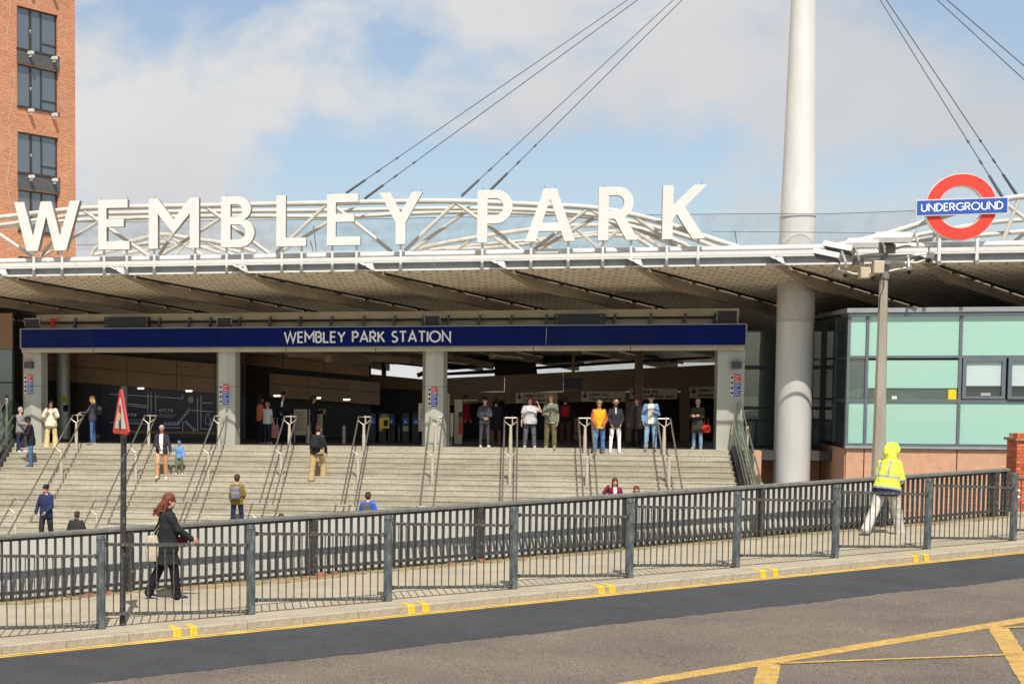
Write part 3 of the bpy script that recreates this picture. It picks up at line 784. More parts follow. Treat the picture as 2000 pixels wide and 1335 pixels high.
for (x, y), lab in (((676, 377), 'upper one of the left pair, ending by the second E'), ((712, 388), 'lower one of the left pair, ending by the letter Y'), ((901, 383), 'left one of the middle pair, ending before the letter P'), ((958, 371), 'right one of the middle pair, ending behind the letter P'),
                    ((1958, 385), 'left cable running down behind the round red sign'), ((1986, 381), 'right cable running down to the truss beside the round red sign'), ((2250, 385), 'lower cable leaving the picture at its upper right'), ((2300, 385), 'upper cable leaving the picture at its upper right')):
    p = at_y(x, y, YR + .75 + (.9 if x in (712, 958, 1986, 2300) else 0))
    e = thing('stay_cable', 'thin stay cable, ' + lab, 'cable', p, 'cables staying the mast')
    d = (top - p).normalized()
    m = MB(); m.tube(p + d * .3, top, .015, n=6); build(m, 'strand', m_dgrey, e)
    m = MB(); m.tube(p, p + d * .75, .045, .036, 8); build(m, 'socket', m_dgrey, e)
    for q0, q1 in ((1.15, 1.3), (1.9, 2.0)): m = MB(); m.tube(p + d * q0, p + d * q1, .034, .028, 8); build(m, 'cable_clamp', m_dgrey, e)
# bird netting
mn = bpy.data.materials.new('netting'); mn.use_nodes = True
_t = mn.node_tree; _t.nodes.clear()
_o, _a, _b, _m = N(_t, 'ShaderNodeOutputMaterial'), N(_t, 'ShaderNodeBsdfTransparent'), N(_t, 'ShaderNodeBsdfDiffuse'), N(_t, 'ShaderNodeMixShader')
_b.inputs[0].default_value = (.16, .19, .22, 1)
_c = N(_t, 'ShaderNodeTexCoord'); _n1 = N(_t, 'ShaderNodeTexNoise', _Scale=1.3, _Detail=6.0, _Distortion=1.5); _r1 = N(_t, 'ShaderNodeMapRange')
_r1.inputs['From Min'].default_value, _r1.inputs['From Max'].default_value = .3, .7
_r1.inputs['To Min'].default_value, _r1.inputs['To Max'].default_value = .10, .30
_t.links.new(_c.outputs['Object'], _n1.inputs[0]); _t.links.new(_n1.outputs[0], _r1.inputs[0]); _t.links.new(_r1.outputs[0], _m.inputs[0])
_t.links.new(_a.outputs[0], _m.inputs[1]); _t.links.new(_b.outputs[0], _m.inputs[2]); _t.links.new(_m.outputs[0], _o.inputs[0])
ne = thing('bird_netting', 'faint grey bird netting hung above the roof edge from the letters to the round sign', 'netting', (0, YR + 1.9, 6.3))
Yn = YR + 1.95
tops_ = [(150, 434), (400, 431), (700, 428), (900, 424), (1150, 421), (1400, 418), (1525, 417), (1600, 418), (1720, 414), (1790, 411)]
m = MB(); vs = []
for x, y in tops_: vs += [at_y(x, y, Yn), at_y(x, 489, Yn)]
m.add(vs, [(2 * i, 2 * i + 1, 2 * i + 3, 2 * i + 2) for i in range(len(tops_) - 1)]); build(m, 'net', mn, ne)
m = MB(); m.sweep([at_y(x, y, Yn) for x, y in tops_], .009, 4); m.sweep([at_y(1390, 452, Yn), at_y(1525, 453, Yn), at_y(1720, 455, Yn), at_y(1790, 452, Yn)], .008, 4); m.sweep([at_y(150, 478, Yn), at_y(420, 478, Yn)], .006, 4); build(m, 'rope', m_dgrey, ne)
m = MB()
for x, y in ((1435, 450), (612, 440), (606, 470)): m.tube(at_y(x, y, Yn - .4), at_y(x + 6, 491, Yn - .4), .012, n=5)
build(m, 'net_pole', m_dgrey, ne)
# ------------------------------------------------------------------ round underground sign
Yu = YR - .2
c = at_y(1877, 404, Yu); k = (at_y(1948, 404, Yu).x - at_y(1806, 404, Yu).x) / 142.0
e = thing('round_sign', 'red ring sign with a blue bar reading UNDERGROUND on the roof edge', 'sign', (c.x, Yu, 5.7))
def ring(r0, r1, y0, y1, n=64):
    m = MB(); o = [(r1 * math.cos(2 * math.pi * i / n), r1 * math.sin(2 * math.pi * i / n)) for i in range(n)]; q = [(r0 * math.cos(2 * math.pi * i / n), r0 * math.sin(2 * math.pi * i / n)) for i in range(n)]
    vs = [V((c.x + x, y, c.z + z)) for y in (y0, y1) for l in (o, q) for x, z in l]
    fs = []
    for i in range(n):
        j = (i + 1) % n
        fs += [(i, j, n + j, n + i), (2 * n + i, 3 * n + i, 3 * n + j, 2 * n + j), (i, 2 * n + i, 2 * n + j, j), (n + i, n + j, 3 * n + j, 3 * n + i)]
    m.add(vs, fs); return m
build(ring(43.5 * k, 70.5 * k, Yu, Yu + .22), 'ring_case', m_white, e)
build(ring(45 * k, 69 * k, Yu - .012, Yu - .001), 'ring_face', m_red, e)
ux = V((1, 0, .012)).normalized() * k; uz = V((-.012, 0, 1)).normalized() * k
def plate(hw, hh, y0, y1, nm, mt): m = MB(); m.obox(c + V((0, (y0 + y1) / 2 - Yu + 0, 0)), ux * hw, (0, (y1 - y0) / 2, 0), uz * hh); return build(m, nm, mt, e)
plate(90, 17.2, Yu - .09, Yu - .015, 'bar_case', m_white); plate(88, 15, Yu - .1, Yu - .091, 'bar_face', m_rblue)
w_ = text_w('UNDERGROUND', .22)
m = MB(); lettering(m, 'UNDERGROUND', c + ux * -79 + uz * -7.4 + V((0, Yu - .1 - Yu, 0)), ux * 158 / w_, uz * 14.8, .16, .22, .004); letters(m, m_txt, e)
for px in (1836, 1910):
    x = xat(px, 480, Yu); m = MB(); m.box(x - .04, x + .04, Yu + .05, Yu + .12, 5.7, c.z - 52 * k); build(m, 'support_post', m_white, e)
    m = MB(); m.box(x - .05, x + .05, Yu + .04, Yu + .13, 5.58, 5.699); build(m, 'post_foot', m_post, e)
# ------------------------------------------------------------------ camera and floodlight pole
YP = 44.5
pb = at_y(1711, 945, YP)
e = thing('camera_pole', 'tall tapering grey pole crowned with floodlights and cameras, right of the white mast', 'lamp post', (pb.x, YP, -4.5))
pt = at_y(1726, 545, YP)
m = MB(); m.lathe([(.205, -4.5), (.186, -1), (.158, 1), (.122, pt.z - 1), (.107, pt.z)], (pt.x, YP, 0), 8); build(m, 'pole', mat('galvanised', S(166, 157, 140), .5, metal=.2, var=.22, scale=3, streak=6, fine=.15, fscale=50), e)
def pp(x, y, dy=0): return at_y(x, y, YP + dy)
m = MB(); m.lathe([(.12, pt.z - .02), (.14, pt.z + .02), (.14, pt.z + .34), (.10, pt.z + .4), (.09, pt.z + .8), (.02, pt.z + .85)], (pt.x, YP, 0), 12); build(m, 'head_collar', m_post, e)
m = MB()
for pts in ([(1726, 495), (1690, 498), (1645, 508), (1612, 512)], [(1726, 492), (1770, 480), (1795, 482)], [(1728, 507), (1780, 500), (1812, 495)], [(1726, 513), (1790, 513), (1806, 508)], [(1728, 518), (1772, 514), (1785, 508)], [(1726, 530), (1700, 538), (1664, 534), (1654, 530)], [(1730, 531), (1752, 526), (1778, 522)], [(1690, 498), (1684, 506), (1716, 505)]):
    m.sweep([pp(x, y, -.1) for x, y in pts], .032, 6)
build(m, 'arm', m_offwhite, e)
for (x, y, w, h, lab) in ((1617, 498, 40, 17, 0), (1639, 484, 44, 17, 0), (1686, 474, 50, 19, 1), (1745, 463, 58, 21, 1)):
    f = pp(x, y, -.25); s_ = 1 / 70.0
    ax = V((math.cos(.3), -.15, -math.sin(.24) * (1 - .9 * lab))) * w * s_ * .58; ay = V((.3, .8, -.16 + .42 * lab)).normalized() * h * s_ * 1.05; az = ax.cross(ay).normalized() * .07
    if az.z < 0: az = -az
    m = MB(); m.obox(f, ax, ay, az); o = build(m, 'floodlight_panel', m_white, e)
    m = MB(); m.obox(f - az * 1.3, ax * .86, ay * .8, az * .25); build(m, 'lens', m_dgrey, o)
    m = MB(); q = f + ax * .95; m.sweep([q - ay * .2 + V((.02, -.12, .16)), q + V((.05, -.12, .05)), q + V((.12, -.08, -.12)), q + V((.16, .02, -.26))], [.03, .034, .034, .028], 8); build(m, 'hook_bracket', m_white, o)
for (x, y, w, h, mtx, dz) in ((1715, 522, 19, 24, m_board, -.28), (1688, 533, 17, 21, m_board, -.2), (1733, 486, 26, 17, m_post, .0), (1730, 478, 26, 17, m_offwhite, .2), (1676, 511, 18, 11, m_post, -.1), (1728, 513, 20, 8, m_post, -.12)):
    f = pp(x, y, dz); s_ = 1 / 70.0; m = MB()
    hw, hh = w * s_ / 2, h * s_ / 2
    m.loft([[f + V((sx * hw * q, dyy, sz * hh * q)) for sx, sz in ((-1, -1), (1, -1), (1, 1), (-1, 1))] for dyy, q in ((-.14, .85), (-.1, 1), (.12, 1), (.15, .9))])
    build(m, 'cabinet', mtx, e)
for (x, y, dx, w) in ((1640, 533, .5, 24), (1816, 503, -.3, 20), (1776, 525, -.2, 14), (1700, 536, .1, 10)):
    f = pp(x, y, -.3); s_ = 1 / 70.0; d = V((dx, -.75, -.35)).normalized()
    m = MB(); m.bar(f + d * .2, f - d * .2, w * s_ * .55, w * s_ * .5); o = build(m, 'camera_housing', m_steel, e)
    m = MB(); m.tube(f + d * .201, f + d * .25, .05, .055, 8); build(m, 'lens', m_blk, o)
    m = MB(); m.sweep([f + V((0, .05, .04)), f + V((0, .12, .22)), f + V((.03, .22, .3))], .022, 6); build(m, 'hook_bracket', m_dgrey if x > 1800 else m_white, o)
m = MB(); m.sweep([pp(1695, 538, -.2), pp(1702, 552, -.25), pp(1717, 545, -.25), pp(1722, 535, -.2), pp(1727, 545, -.16), pp(1726, 560, -.16), pp(1719, 580, -.17), pp(1716, 610, -.17)], .011, 5); build(m, 'cable', m_blk, e)
# ------------------------------------------------------------------ warning sign by the kerb
sp = RD(.36, -.10)
e = thing('traffic_sign', 'triangular red-edged traffic light warning sign, turned almost edge-on, on a black post', 'road sign', sp)
spt = at_d(236, 846, (sp - CP).dot(_f))
m = MB(); m.tube(sp, V((sp.x + .03, sp.y, spt.z + .66)), .043, n=14); build(m, 'post', m_black, e, True)
fw = V((_f.x, _f.y, 0)).normalized(); rt = _r.copy()
nrm = (rt * -.945 - fw * .325).normalized()               # the sign faces up the road to the left
sx = V((0, 0, 1)).cross(nrm).normalized()                 # its right hand side
if sx.dot(rt) < 0: sx = -sx
so_ = V((sp.x + .035, sp.y, spt.z)) + nrm * .062
ht, hw = .665, .384
def tri(k, lift, th, nm, mt, par, cr=.05):
    cx0, cz = 0, .235
    P = [(-hw, 0), (hw, 0), (0, ht)]
    ctr = (0, ht / 3)
    pts = []
    for i, p in enumerate(P):
        a, b = P[i - 1], P[(i + 1) % 3]
        for q in (a, b):
            d = V((q[0] - p[0], q[1] - p[1])).normalized() * cr
            pts.append((p[0] + d.x, p[1] + d.y))
    pts = [(ctr[0] + (x - ctr[0]) * k, ctr[1] + (z - ctr[1]) * k) for x, z in pts]
    m = MB(); m.prism([pts], nrm * -th, so_ + nrm * lift, sx, (0, 0, 1)); return build(m, nm, mt, par)
pl_ = tri(1, 0, .02, 'sign_plate', m_sred, e)
tri(1.0, -.0205, .01, 'sign_back', m_dgrey, e)
tri(.66, .004, .0035, 'white_field', m_white, e, .03)
for z, hh, mtx, nm in ((.235, .185, m_blk, 'signal_backing'),):
    m = MB(); m.prism([[(-.055, z - hh + .05), (0, z - hh), (.055, z - hh + .05), (.055, z + hh - .05), (0, z + hh), (-.055, z + hh - .05)]], nrm * -.003, so_ + nrm * .008, sx, (0, 0, 1)); build(m, nm, mtx, e)
for z, mtx, nm in ((.345, m_sred, 'red_lamp'), (.24, m_amber, 'amber_lamp'), (.13, m_green, 'green_lamp')):
    m = MB(); m.prism([arc(0, z, .05, .056, 0, 337, 15)], nrm * -.003, so_ + nrm * .012, sx, (0, 0, 1)); build(m, nm, mtx, e)
m = MB(); m.bar(so_ + V((0, 0, .2)) - nrm * .022 - sx * .1, so_ + V((0, 0, .2)) - nrm * .022 + sx * .1, .03, .04); build(m, 'clamp', m_dgrey, e)
# ------------------------------------------------------------------ kerbside guard rail
PN = 2.3574
lift_l, lift_r, ph = .17, .015, 1.0
def rail_unit():
    o = V((0, 0, 0))
    e = thing('guard_rail', 'x', 'railing', (0, 0, 0), 'kerbside guard rail sections')
    m = MB(); m.lathe([(.066, -.15), (.066, 1.25), (.071, 1.252), (.071, 1.262), (.063, 1.27), (.061, 1.30), (.03, 1.305)], (0, 0, 0), 10); build(m, 'post', m_fence, e)
    a, b = DR * -(PN - .09), DR * -.08
    za, zb = lift_l, lift_r
    def at(u, z): return DR * (-(PN - .09) * (1 - u) - .08 * u) + V((0, 0, lift_l * (1 - u) + lift_r * u + z))
    m = MB(); m.bar(at(0, ph), at(1, ph), .042, .042); build(m, 'top_rail', m_frail, e)
    m = MB(); m.bar(at(0, .03), at(1, .03), .045, .045); build(m, 'bottom_rail', m_frail, e)
    bmx = MB(); bmx.tube((0, 0, .05), (0, 0, ph - .02), .0095, n=6); bm2 = bmx.mesh('bar', m_frail)
    for i in range(16): piece('bar', bm2, e, at((i + .75) / 16.5, 0))
    for u, z in ((0, ph), (1, ph), (0, .03), (1, .03)):
        p = at(u, z); m = MB(); m.obox(p + DR * (.02 if u else -.02), DR * .03, NR * .03, (0, 0, .03)); build(m, 'clamp', m_black, e)
    return e
gr0 = rail_unit()
GL_ = ['just left of the black sign post', 'in front of the person in the black coat', 'with its post beside the second yellow kerb pair', 'with its post left of the middle yellow kerb pair', 'behind the middle pair of yellow kerb marks', 'just left of the fourth yellow kerb pair', 'behind the fourth pair of yellow kerb marks', 'in front of the person in the yellow jacket', 'ending at the tall post before the red brick pier', 'cut off by the right border, before the red brick pier']
for i in range(10):
    o = gr0 if i == 0 else copy_tree(gr0)
    p = RD(PN * i, -.02)
    o.location = p; ORG[o.name] = p
    o['label'] = 'grey guard rail section ' + GL_[i]
# white reflector discs on the last full post
p = RD(PN * 8, -.02)
for z in (.96, .84):
    m = MB(); m.ellip(p + V((.06, -.055, z)), .03, .02, .03, n=10, m=6); build(m, 'reflector', m_white, bpy.data.objects[[o.name for o in COL.objects if o.name.startswith('guard_rail')][8]])
# ------------------------------------------------------------------ heavy parapet railing along the back of the pavement
TBK = -3.02
S0, S1 = -4.0, 22.75
pr = thing('parapet_railing', 'long heavy black railing with a broad handrail along the back of the pavement', 'railing', RD((S0 + S1) / 2, TBK))
m = MB()
a_, b_ = RD(S0, TBK, 1.02), RD(S1, TBK, 1.02)
prof = [(-.075, -.03), (-.075, .012), (-.05, .03), (.05, .03), (.075, .012), (.075, -.03)]
m.loft([[p + NR * t_ + V((0, 0, z)) for t_, z in prof] for p in (a_, b_)]); build(m, 'handrail', m_rail_sheen, pr)
m = MB(); m.bar(RD(S0, TBK, .13), RD(S1, TBK, .13), .055, .05); build(m, 'bottom_rail', m_black, pr)
m = MB(); m.bar(RD(S0, TBK, .965), RD(S1, TBK, .965), .04, .045); build(m, 'top_rail', m_black, pr)
bx_ = MB(); bx_.obox((0, 0, .525), DR * .013, NR * .028, (0, 0, .5)); bme = bx_.mesh('bar', m_black)
pbx = MB(); pbx.obox((0, 0, .49), DR * .06, NR * .06, (0, 0, .51)); pme = pbx.mesh('post', m_black)
s = S0 + .05; i = 0; posts = [1.75 + 3.43 * k for k in range(-1, 7) if 1.75 + 3.43 * k < S1 - .3]
while s < S1:
    if min(abs(s - q) for q in posts) > .075: piece('bar', bme, pr, RD(s, TBK))
    s += .1475; i += 1
for q in posts: piece('post', pme, pr, RD(q, TBK))
piece('post', pme, pr, RD(S1 - .05, TBK))
# sloping pale apron behind the railing
m = MB()
sl_ = [(-3.06, -.3), (-3.06, -.02), (-3.92, .83), (-4.02, .83), (-4.02, -.3)]
m.loft([[RD(s_, t_, z) for t_, z in sl_] for s_ in (-8, 19.6)])
solo(m, 'apron_wall', m_apron, 'pale sloping concrete wall close behind the black railing', 'wall')
rr = random.Random(21)
frag = MB()
for i in range(14):
    s_ = rr.choice((rd_s(625, -3), rd_s(915, -3), rd_s(150, -3))) + rr.gauss(0, .45)
    q = rr.uniform(.018, .045); frag.obox(RD(s_, -2.95 + rr.uniform(-.05, .12), q * .6), DR * q * rr.uniform(.8, 1.8), NR * q, (0, .2 * q, q * .7))
f_ = build(frag, 'rubble', mat('brick_rubble', S(142, 92, 68), .9, var=.3)); f_['kind'] = 'stuff'
moss = MB()
for i in range(420):
    s_ = rr.uniform(-2.5, 21); q = rr.uniform(.012, .035)
    moss.ellip(RD(s_, -3.1 + rr.uniform(-.03, .08), q * .2), q * 1.8, q * 1.3, q, n=5, m=3)
f_ = build(moss, 'moss', m_moss); f_['kind'] = 'stuff'
# ------------------------------------------------------------------ handrails on the stairs
def nose_z(y):
    return -(YE - y) / GO * RI if y > YE - GO * NST else -NST * RI
def rail_frame(nm, px, ytop, zt, ybot, label, grp, posts_at, loop_top):
    X = xat(px, 808, YE)
    e = thing(nm, label, 'handrail', (X, ytop, zt), grp)
    hh = 1.0
    z0, z1 = zt + hh, zt - (ytop - ybot) / GO * RI + hh
    for sg in (-1, 1):
        m = MB(); xx = X + sg * .205
        m.sweep([(xx, ytop + .32, z0 - .02), (xx, ytop + .1, z0), (xx, ybot, z1 - (.05 if True else 0)), (xx, ybot - .28, z1 - .16)], .027, 8); build(m, 'rail_tube', m_steel, e, True)
    m = MB(); m.tube((X - .205, ytop + .33, z0 - .02), (X + .205, ytop + .33, z0 - .02), .026, n=8); build(m, 'end_bar', m_steel, e, True)
    m = MB(); m.tube((X - .205, ybot - .29, z1 - .16), (X + .205, ybot - .29, z1 - .16), .026, n=8); build(m, 'end_bar', m_steel, e, True)
    for k in posts_at:
        y = ytop - k * GO - .12; z = zt - (math.floor(k + .4) + (1 if k > 0 else 0)) * RI
        zz = zt - (ytop - y) / GO * RI + hh - .13
        m = MB(); m.lathe([(.058, z), (.058, zz - .38), (.05, zz - .33), (.045, zz - .06), (.04, zz - .02)], (X, y, 0), 12); o = build(m, 'post', m_steelp, e, True)
        m = MB(); m.sweep([(X - .2, y, zz + .11), (X - .07, y, zz), (X, y, zz - .04), (X + .07, y, zz), (X + .2, y, zz + .11)], [.011, .016, .022, .016, .011], 6); build(m, 'fork', m_steelp, o)
        if k < 1:
            m = MB(); m.tube((X + .05, y, zz - .02), (X + .05, y, zz + .27), .024, .02, 8); build(m, 'stub', m_steelp, o)
    return e
rx = [152, 293, 430, 567, 712, 852, 998, 1143, 1297]
where = ['under the hands of a leaning person', 'beside the person in the puffer jacket', 'in front of the second pillar', 'left of the climbing person', 'right of the climbing person', 'in front of the third pillar', 'left of the pale grey polo shirt', 'beside the yellow gilet', 'beside the denim jacket']
for i, px in enumerate(rx):
    rail_frame('stair_handrail', px, YE, 0, YE - GO * (NST - .3), 'steel double handrail on the upper stairs ' + where[i], 'upper stair handrails', (.25, 6.2), 808)
    yl = YE - GO * NST - 1.55
    rail_frame('lower_stair_handrail', px, yl, -(NST) * RI, yl - GO * 9, 'lower steel handrail starting from the landing, %s from the left' % ORD[i], 'lower stair handrails', (1.0, 6.2), 970)
# ------------------------------------------------------------------ glass balustrades at the stair sides
def balustrade(X, side, label):
    e = thing('glass_balustrade', label, 'balustrade', (X, YE, 0), 'glass balustrades beside the stairs')
    yb = YE - GO * NST
    m = MB()
    for (y0, y1) in ((YE, YE - 2.4), (YE - 2.42, yb)):
        z0, z1 = -(YE - y0) / GO * RI, -(YE - y1) / GO * RI
        m = MB(); xx = X + side * .16
        c = [V((xx, y0, z0 + .12)), V((xx, y1, z1 + .12)), V((xx, y1, z1 + 1.5)), V((xx, y0, z0 + 1.5))]
        m.loft([c, [p + V((.012, 0, 0)) for p in c]]); build(m, 'glass_panel', g_bal, e)
    m = MB(); c = [V((X + side * .16, YE + .02, .1)), V((X + side * .16, YE + 1.4, .1)), V((X + side * .16, YE + 1.4, 1.35)), V((X + side * .16, YE + .02, 1.5))]
    m.loft([c, [p + V((.012, 0, 0)) for p in c]]); build(m, 'glass_panel', g_bal, e)
    for k in range(4):
        y = YE - .05 - k * 1.55; z = -(YE - y) / GO * RI
        m = MB(); m.box(X + side * .22, X + side * .3, y - .03, y + .03, z - .1, z + 1.6); build(m, 'glass_post', m_steelp, e)
    for dx, hh, r in ((.05, .95, .026), (.05, .62, .02), (.26, 1.58, .024)):
        m = MB(); m.sweep([(X + side * dx, YE + .15, hh), (X + side * dx, YE, hh - .01), (X + side * dx, yb, hh - .01 - NST * RI)], r, 8); build(m, 'rail_tube', m_steel, e, True)
    m = MB(); c = [V((X + side * .03, YE + .3, -.6)), V((X + side * .03, YE + .3, .12)), V((X + side * .03, YE, .12)), V((X + side * .03, yb, .12 - NST * RI)), V((X + side * .03, yb, -.7 - NST * RI))]
    m.loft([c, [p + V((side * .1, 0, 0)) for p in c]]); build(m, 'stringer', m_dgrey, e)
    return e
balustrade(XL, -1, 'green glass balustrade with steel rails down the left side of the stairs')
balustrade(XR + .02, 1, 'green glass balustrade with steel rails down the stairs, beside the white mast')
# dark glazed building left of the station
e = thing('glazed_building', 'dark green glazed building left of the blue sign', 'building', (-20, 53, -4.5))
m = MB(); m.box(-30, -17.6, 52.6, 60, -4.5, 4.3); build(m, 'wall', m_drk, e)
for z0, z1 in ((-1.5, .75), (.8, 2.1), (2.15, 3.3)):
    for x0 in (-17.62 - 1.6 * k for k in range(1, 6)):
        m = MB(); m.box(x0 + .03, x0 + 1.57, 52.52, 52.58, z0, z1); build(m, 'pane', g_dark, e)
m = MB(); m.box(-30, -17.62, 52.5, 52.6, 3.32, 4.6); build(m, 'fascia', m_brown, e)
# ------------------------------------------------------------------ glazed office at the right
YO, YR2 = 49.75, 53.5
ob = thing('office_building', 'mint green glazed office on a terracotta base, right of the white mast', 'building', (12, YO, -4.5))
def ox(px): return xat(px, 780, YO)
def oz(py): return at_y(1760, py, YO).z
XC = ox(1655)
colx = [1655, 1691, 1873, 2075, 2275, 2480]
z_cap0, z_cap1 = oz(613), oz(604)
rows = [(oz(694), oz(614)), (oz(779.5), oz(699)), (oz(866), oz(784.5))]
m = MB(); m.box(XC + .05, XC + 22, YO + .12, YO + 12, -4.5, z_cap0); build(m, 'core', m_drk, ob)
m = MB(); m.box(XC - .08, XC + 22, YO - .06, YO + 12, z_cap0 + .05, z_cap1 + .05); build(m, 'parapet_cap', m_sill, ob)
m = MB(); m.box(XC - .03, XC + 22, YO - .02, YO + 1, z_cap0 - .06, z_cap0 + .048); build(m, 'parapet_trim', m_mull, ob)
for a, b in zip(colx[:-1], colx[1:]):
    xa, xb = ox(a) + .045, ox(b) - .045
    for r, (z0, z1) in enumerate(rows):
        if r == 1: continue
        m = MB(); m.box(xa, xb, YO + .02, YO + .08, z0, z1); build(m, 'spandrel_panel', m_mint, ob)
    m = MB(); m.box(xa - .03, xb + .03, YO + .03, YO + .1, -4.4, oz(876) - .01); build(m, 'base_panel', m_terr, ob)
zr0, zr1 = rows[1]
zs = at_y(1760, 757.5, YO).z
m = MB(); m.box(ox(1655) + .045, ox(1691) - .045, YO + .03, YO + .06, zr0, zr1); build(m, 'pane', g_dark, ob)
m = MB(); m.box(ox(1677) - .03, ox(1677) + .04, YO + .065, YO + .1, zr0, zr0 + (zr1 - zr0) * .7); build(m, 'interior_pole', m_offwhite, ob)
m = MB(); m.box(ox(1691) + .045, ox(1873) - .045, YO + .02, YO + .08, zs, zr1 - .06); build(m, 'spandrel_panel', m_mint, ob)
m = MB(); m.box(ox(1691) + .045, ox(1873) - .045, YO + .04, YO + .06, zr0, zs - .01); build(m, 'pane', g_dark, ob)
for (a, b, t_, b_, mm, nm) in ((1852, 1868, 760, 779, m_yel, 'poster'), (1742, 1752, 773, 779, m_white, 'paper')):
    m = MB(); m.box(ox(a), ox(b), YO + .02, YO + .035, oz(b_), oz(t_)); build(m, nm, mm, ob)
for i, (a, b) in enumerate(((1878, 1962), (1966, 2070), (2080, 2172), (2178, 2270))):
    xa, xb = ox(a), ox(b)
    m = MB(); f = .1
    y0, y1 = (YO - .05, YO + .06) if i == 0 else (YO - .09, YO + .02)
    m.box(xa, xa + f, y0, y1, zr0 + .02, zr1); m.box(xb - f, xb, y0, y1, zr0 + .02, zr1)
    m.box(xa + f, xb - f, y0, y1, zr0 + .02, zr0 + .02 + f * .9); m.box(xa + f, xb - f, y0, y1, zr1 - f, zr1)
    fr = build(m, 'window_frame', m_mull, ob)
    m = MB(); m.box(xa + f, xb - f, y0 + .06, y0 + .07, zr0 + .02 + f, zr1 - f); build(m, 'pane', g_clear, fr)
    zb_ = zr0 + (zr1 - zr0) * .33
    m = MB(); m.box(xa + f, xb - f, y0 + .085, y0 + .09, zb_, zr1 - f); build(m, 'blind', m_blind, fr)
m = MB(); m.box(ox(1916), ox(1935), YO + .03, YO + .05, zr0 + .12, zr0 + .2); build(m, 'paper', m_white, ob)
m = MB()
for a in colx: m.box(ox(a) - .042, ox(a) + .042, YO - .03, YO + .09, oz(869), z_cap0 - .062)
build(m, 'mullion', m_mull, ob)
for a, b in zip(colx[:-1], colx[1:]):
    for z in (oz(696.5), oz(782)):
        m = MB(); m.box(ox(a) + .044, ox(b) - .044, YO - .028, YO + .09, z - .038, z + .038); build(m, 'transom', m_mull, ob)
m = MB(); m.box(XC - .04, XC + 22, YO - .06, YO + .1, oz(875.5), oz(870.5)); build(m, 'sill', m_sill, ob)
m = MB(); m.box(XC - .03, XC + 22, YO - .03, YO + .1, oz(870) , oz(867)); build(m, 'sill_trim', m_mull, ob)
# return wall and recessed glazing
m = MB(); m.box(XC - .02, XC + .04, YO + .1, YR2, -4.4, oz(876) - .02); build(m, 'base_panel', m_terr, ob)
for y0 in (YO + .12, YO + 1.9):
    for z0, z1 in ((oz(868), oz(784)), (oz(780), oz(700)), (oz(696), z_cap0)):
        m = MB(); m.box(XC - .015, XC + .03, y0 + .04, y0 + 1.72, z0, z1); build(m, 'pane', g_dark, ob)
m = MB()
for y0 in (YO + .1, YO + 1.85, YR2 - .1): m.box(XC - .05, XC + .045, y0 - .04, y0 + .04, oz(869), z_cap0)
for z in (oz(782), oz(698)): m.box(XC - .048, XC + .044, YO + .145, YO + 1.8, z - .04, z + .04)
build(m, 'mullion', m_dgrey, ob)
rgx = [xat(1447, 780, YR2), xat(1516, 780, YR2), xat(1585, 780, YR2), XC - .06]
def rz(py): return at_y(1550, py, YR2).z
m = MB(); m.box(rgx[0], XC - .05, YR2 + .6, YR2 + .7, -4.5, rz(644)); build(m, 'back_wall', mat('recess_wall', S(72, 118, 106), .7, var=.3, scale=.8), ob)
rr_ = [(rz(872), rz(798)), (rz(795), rz(719)), (rz(715), rz(645))]
for a, b in zip(rgx[:-1], rgx[1:]):
    for z0, z1 in rr_:
        m = MB(); m.box(a + .04, b - .04, YR2 + .02, YR2 + .05, z0 + .03, z1 - .03); build(m, 'pane', g_dark, ob)
    m = MB(); m.box(a + .01, b - .01, YR2 - .02, YR2 + .1, -4.4, rz(880)); build(m, 'base_panel', m_terr, ob)
m = MB()
for a in rgx: m.box(a - .04, a + .04, YR2 - .03, YR2 + .08, rz(873), rz(643))
for z in (rz(796.5), rz(717), rz(645)): m.box(rgx[0], rgx[-1], YR2 - .025, YR2 + .07, z - .04, z + .04)
m.box(rgx[0], rgx[-1], YR2 - .06, YR2 + .1, rz(880) + .01, rz(873)); build(m, 'mullion', m_dgrey, ob)
m = MB(); m.tube((rgx[0], YR2 - .05, rz(819)), (rgx[-1], YR2 - .05, rz(819)), .018, n=6); build(m, 'guard_bar', m_dgrey, ob)
for a, b in ((1466, 1511), (1590, 1607)):
    m = MB(); m.box(xat(a, 780, YR2 + .2), xat(b, 780, YR2 + .2), YR2 + .2, YR2 + .22, rz(862), rz(762)); build(m, 'inner_notice', mat('pale_green_board', S(120, 176, 160), .6), ob)
# pier at the right foot of the stairs, lit side of the terracotta base
m = MB(); m.box(xat(1473, 900, YR - .1), xat(1487, 900, YR - .1), YR - .1, YR + .5, -4.5, at_y(1480, 880, YR).z)
build(m, 'base_pier', m_terr, ob)
# ------------------------------------------------------------------ brick pier at the right edge
pc = at_d(1982, 1003, 34.6)
pd_, pn_ = V((math.cos(.10), math.sin(.10), 0)), V((math.sin(.10), -math.cos(.10), 0))
bp = thing('brick_pier', 'orange red brick pier with a tiled coping at the right end of the railings', 'brick pier', (pc.x + .8, pc.y, pc.z))
PW, PH, PD = 2.3, at_d(1982, 858, 34.6).z - pc.z, .56
m = MB(); m.obox(pc + pd_ * PW / 2 - pn_ * (PD / 2 + .012) + V((0, 0, PH / 2 - .2)), pd_ * (PW / 2 - .012), pn_ * (PD / 2 - .012), (0, 0, PH / 2 + .2)); build(m, 'mortar_core', m_mortar, bp)
def brick_mesh(l): m = MB(); m.obox((0, 0, 0), pd_ * l / 2, pn_ * .05, (0, 0, .0325)); return m
bml = [[brick_mesh(l).mesh('brick', mm) for mm in m_brick] for l in (.215, .1025)]
rr = random.Random(5); cz = pc.z - .3; r = 0
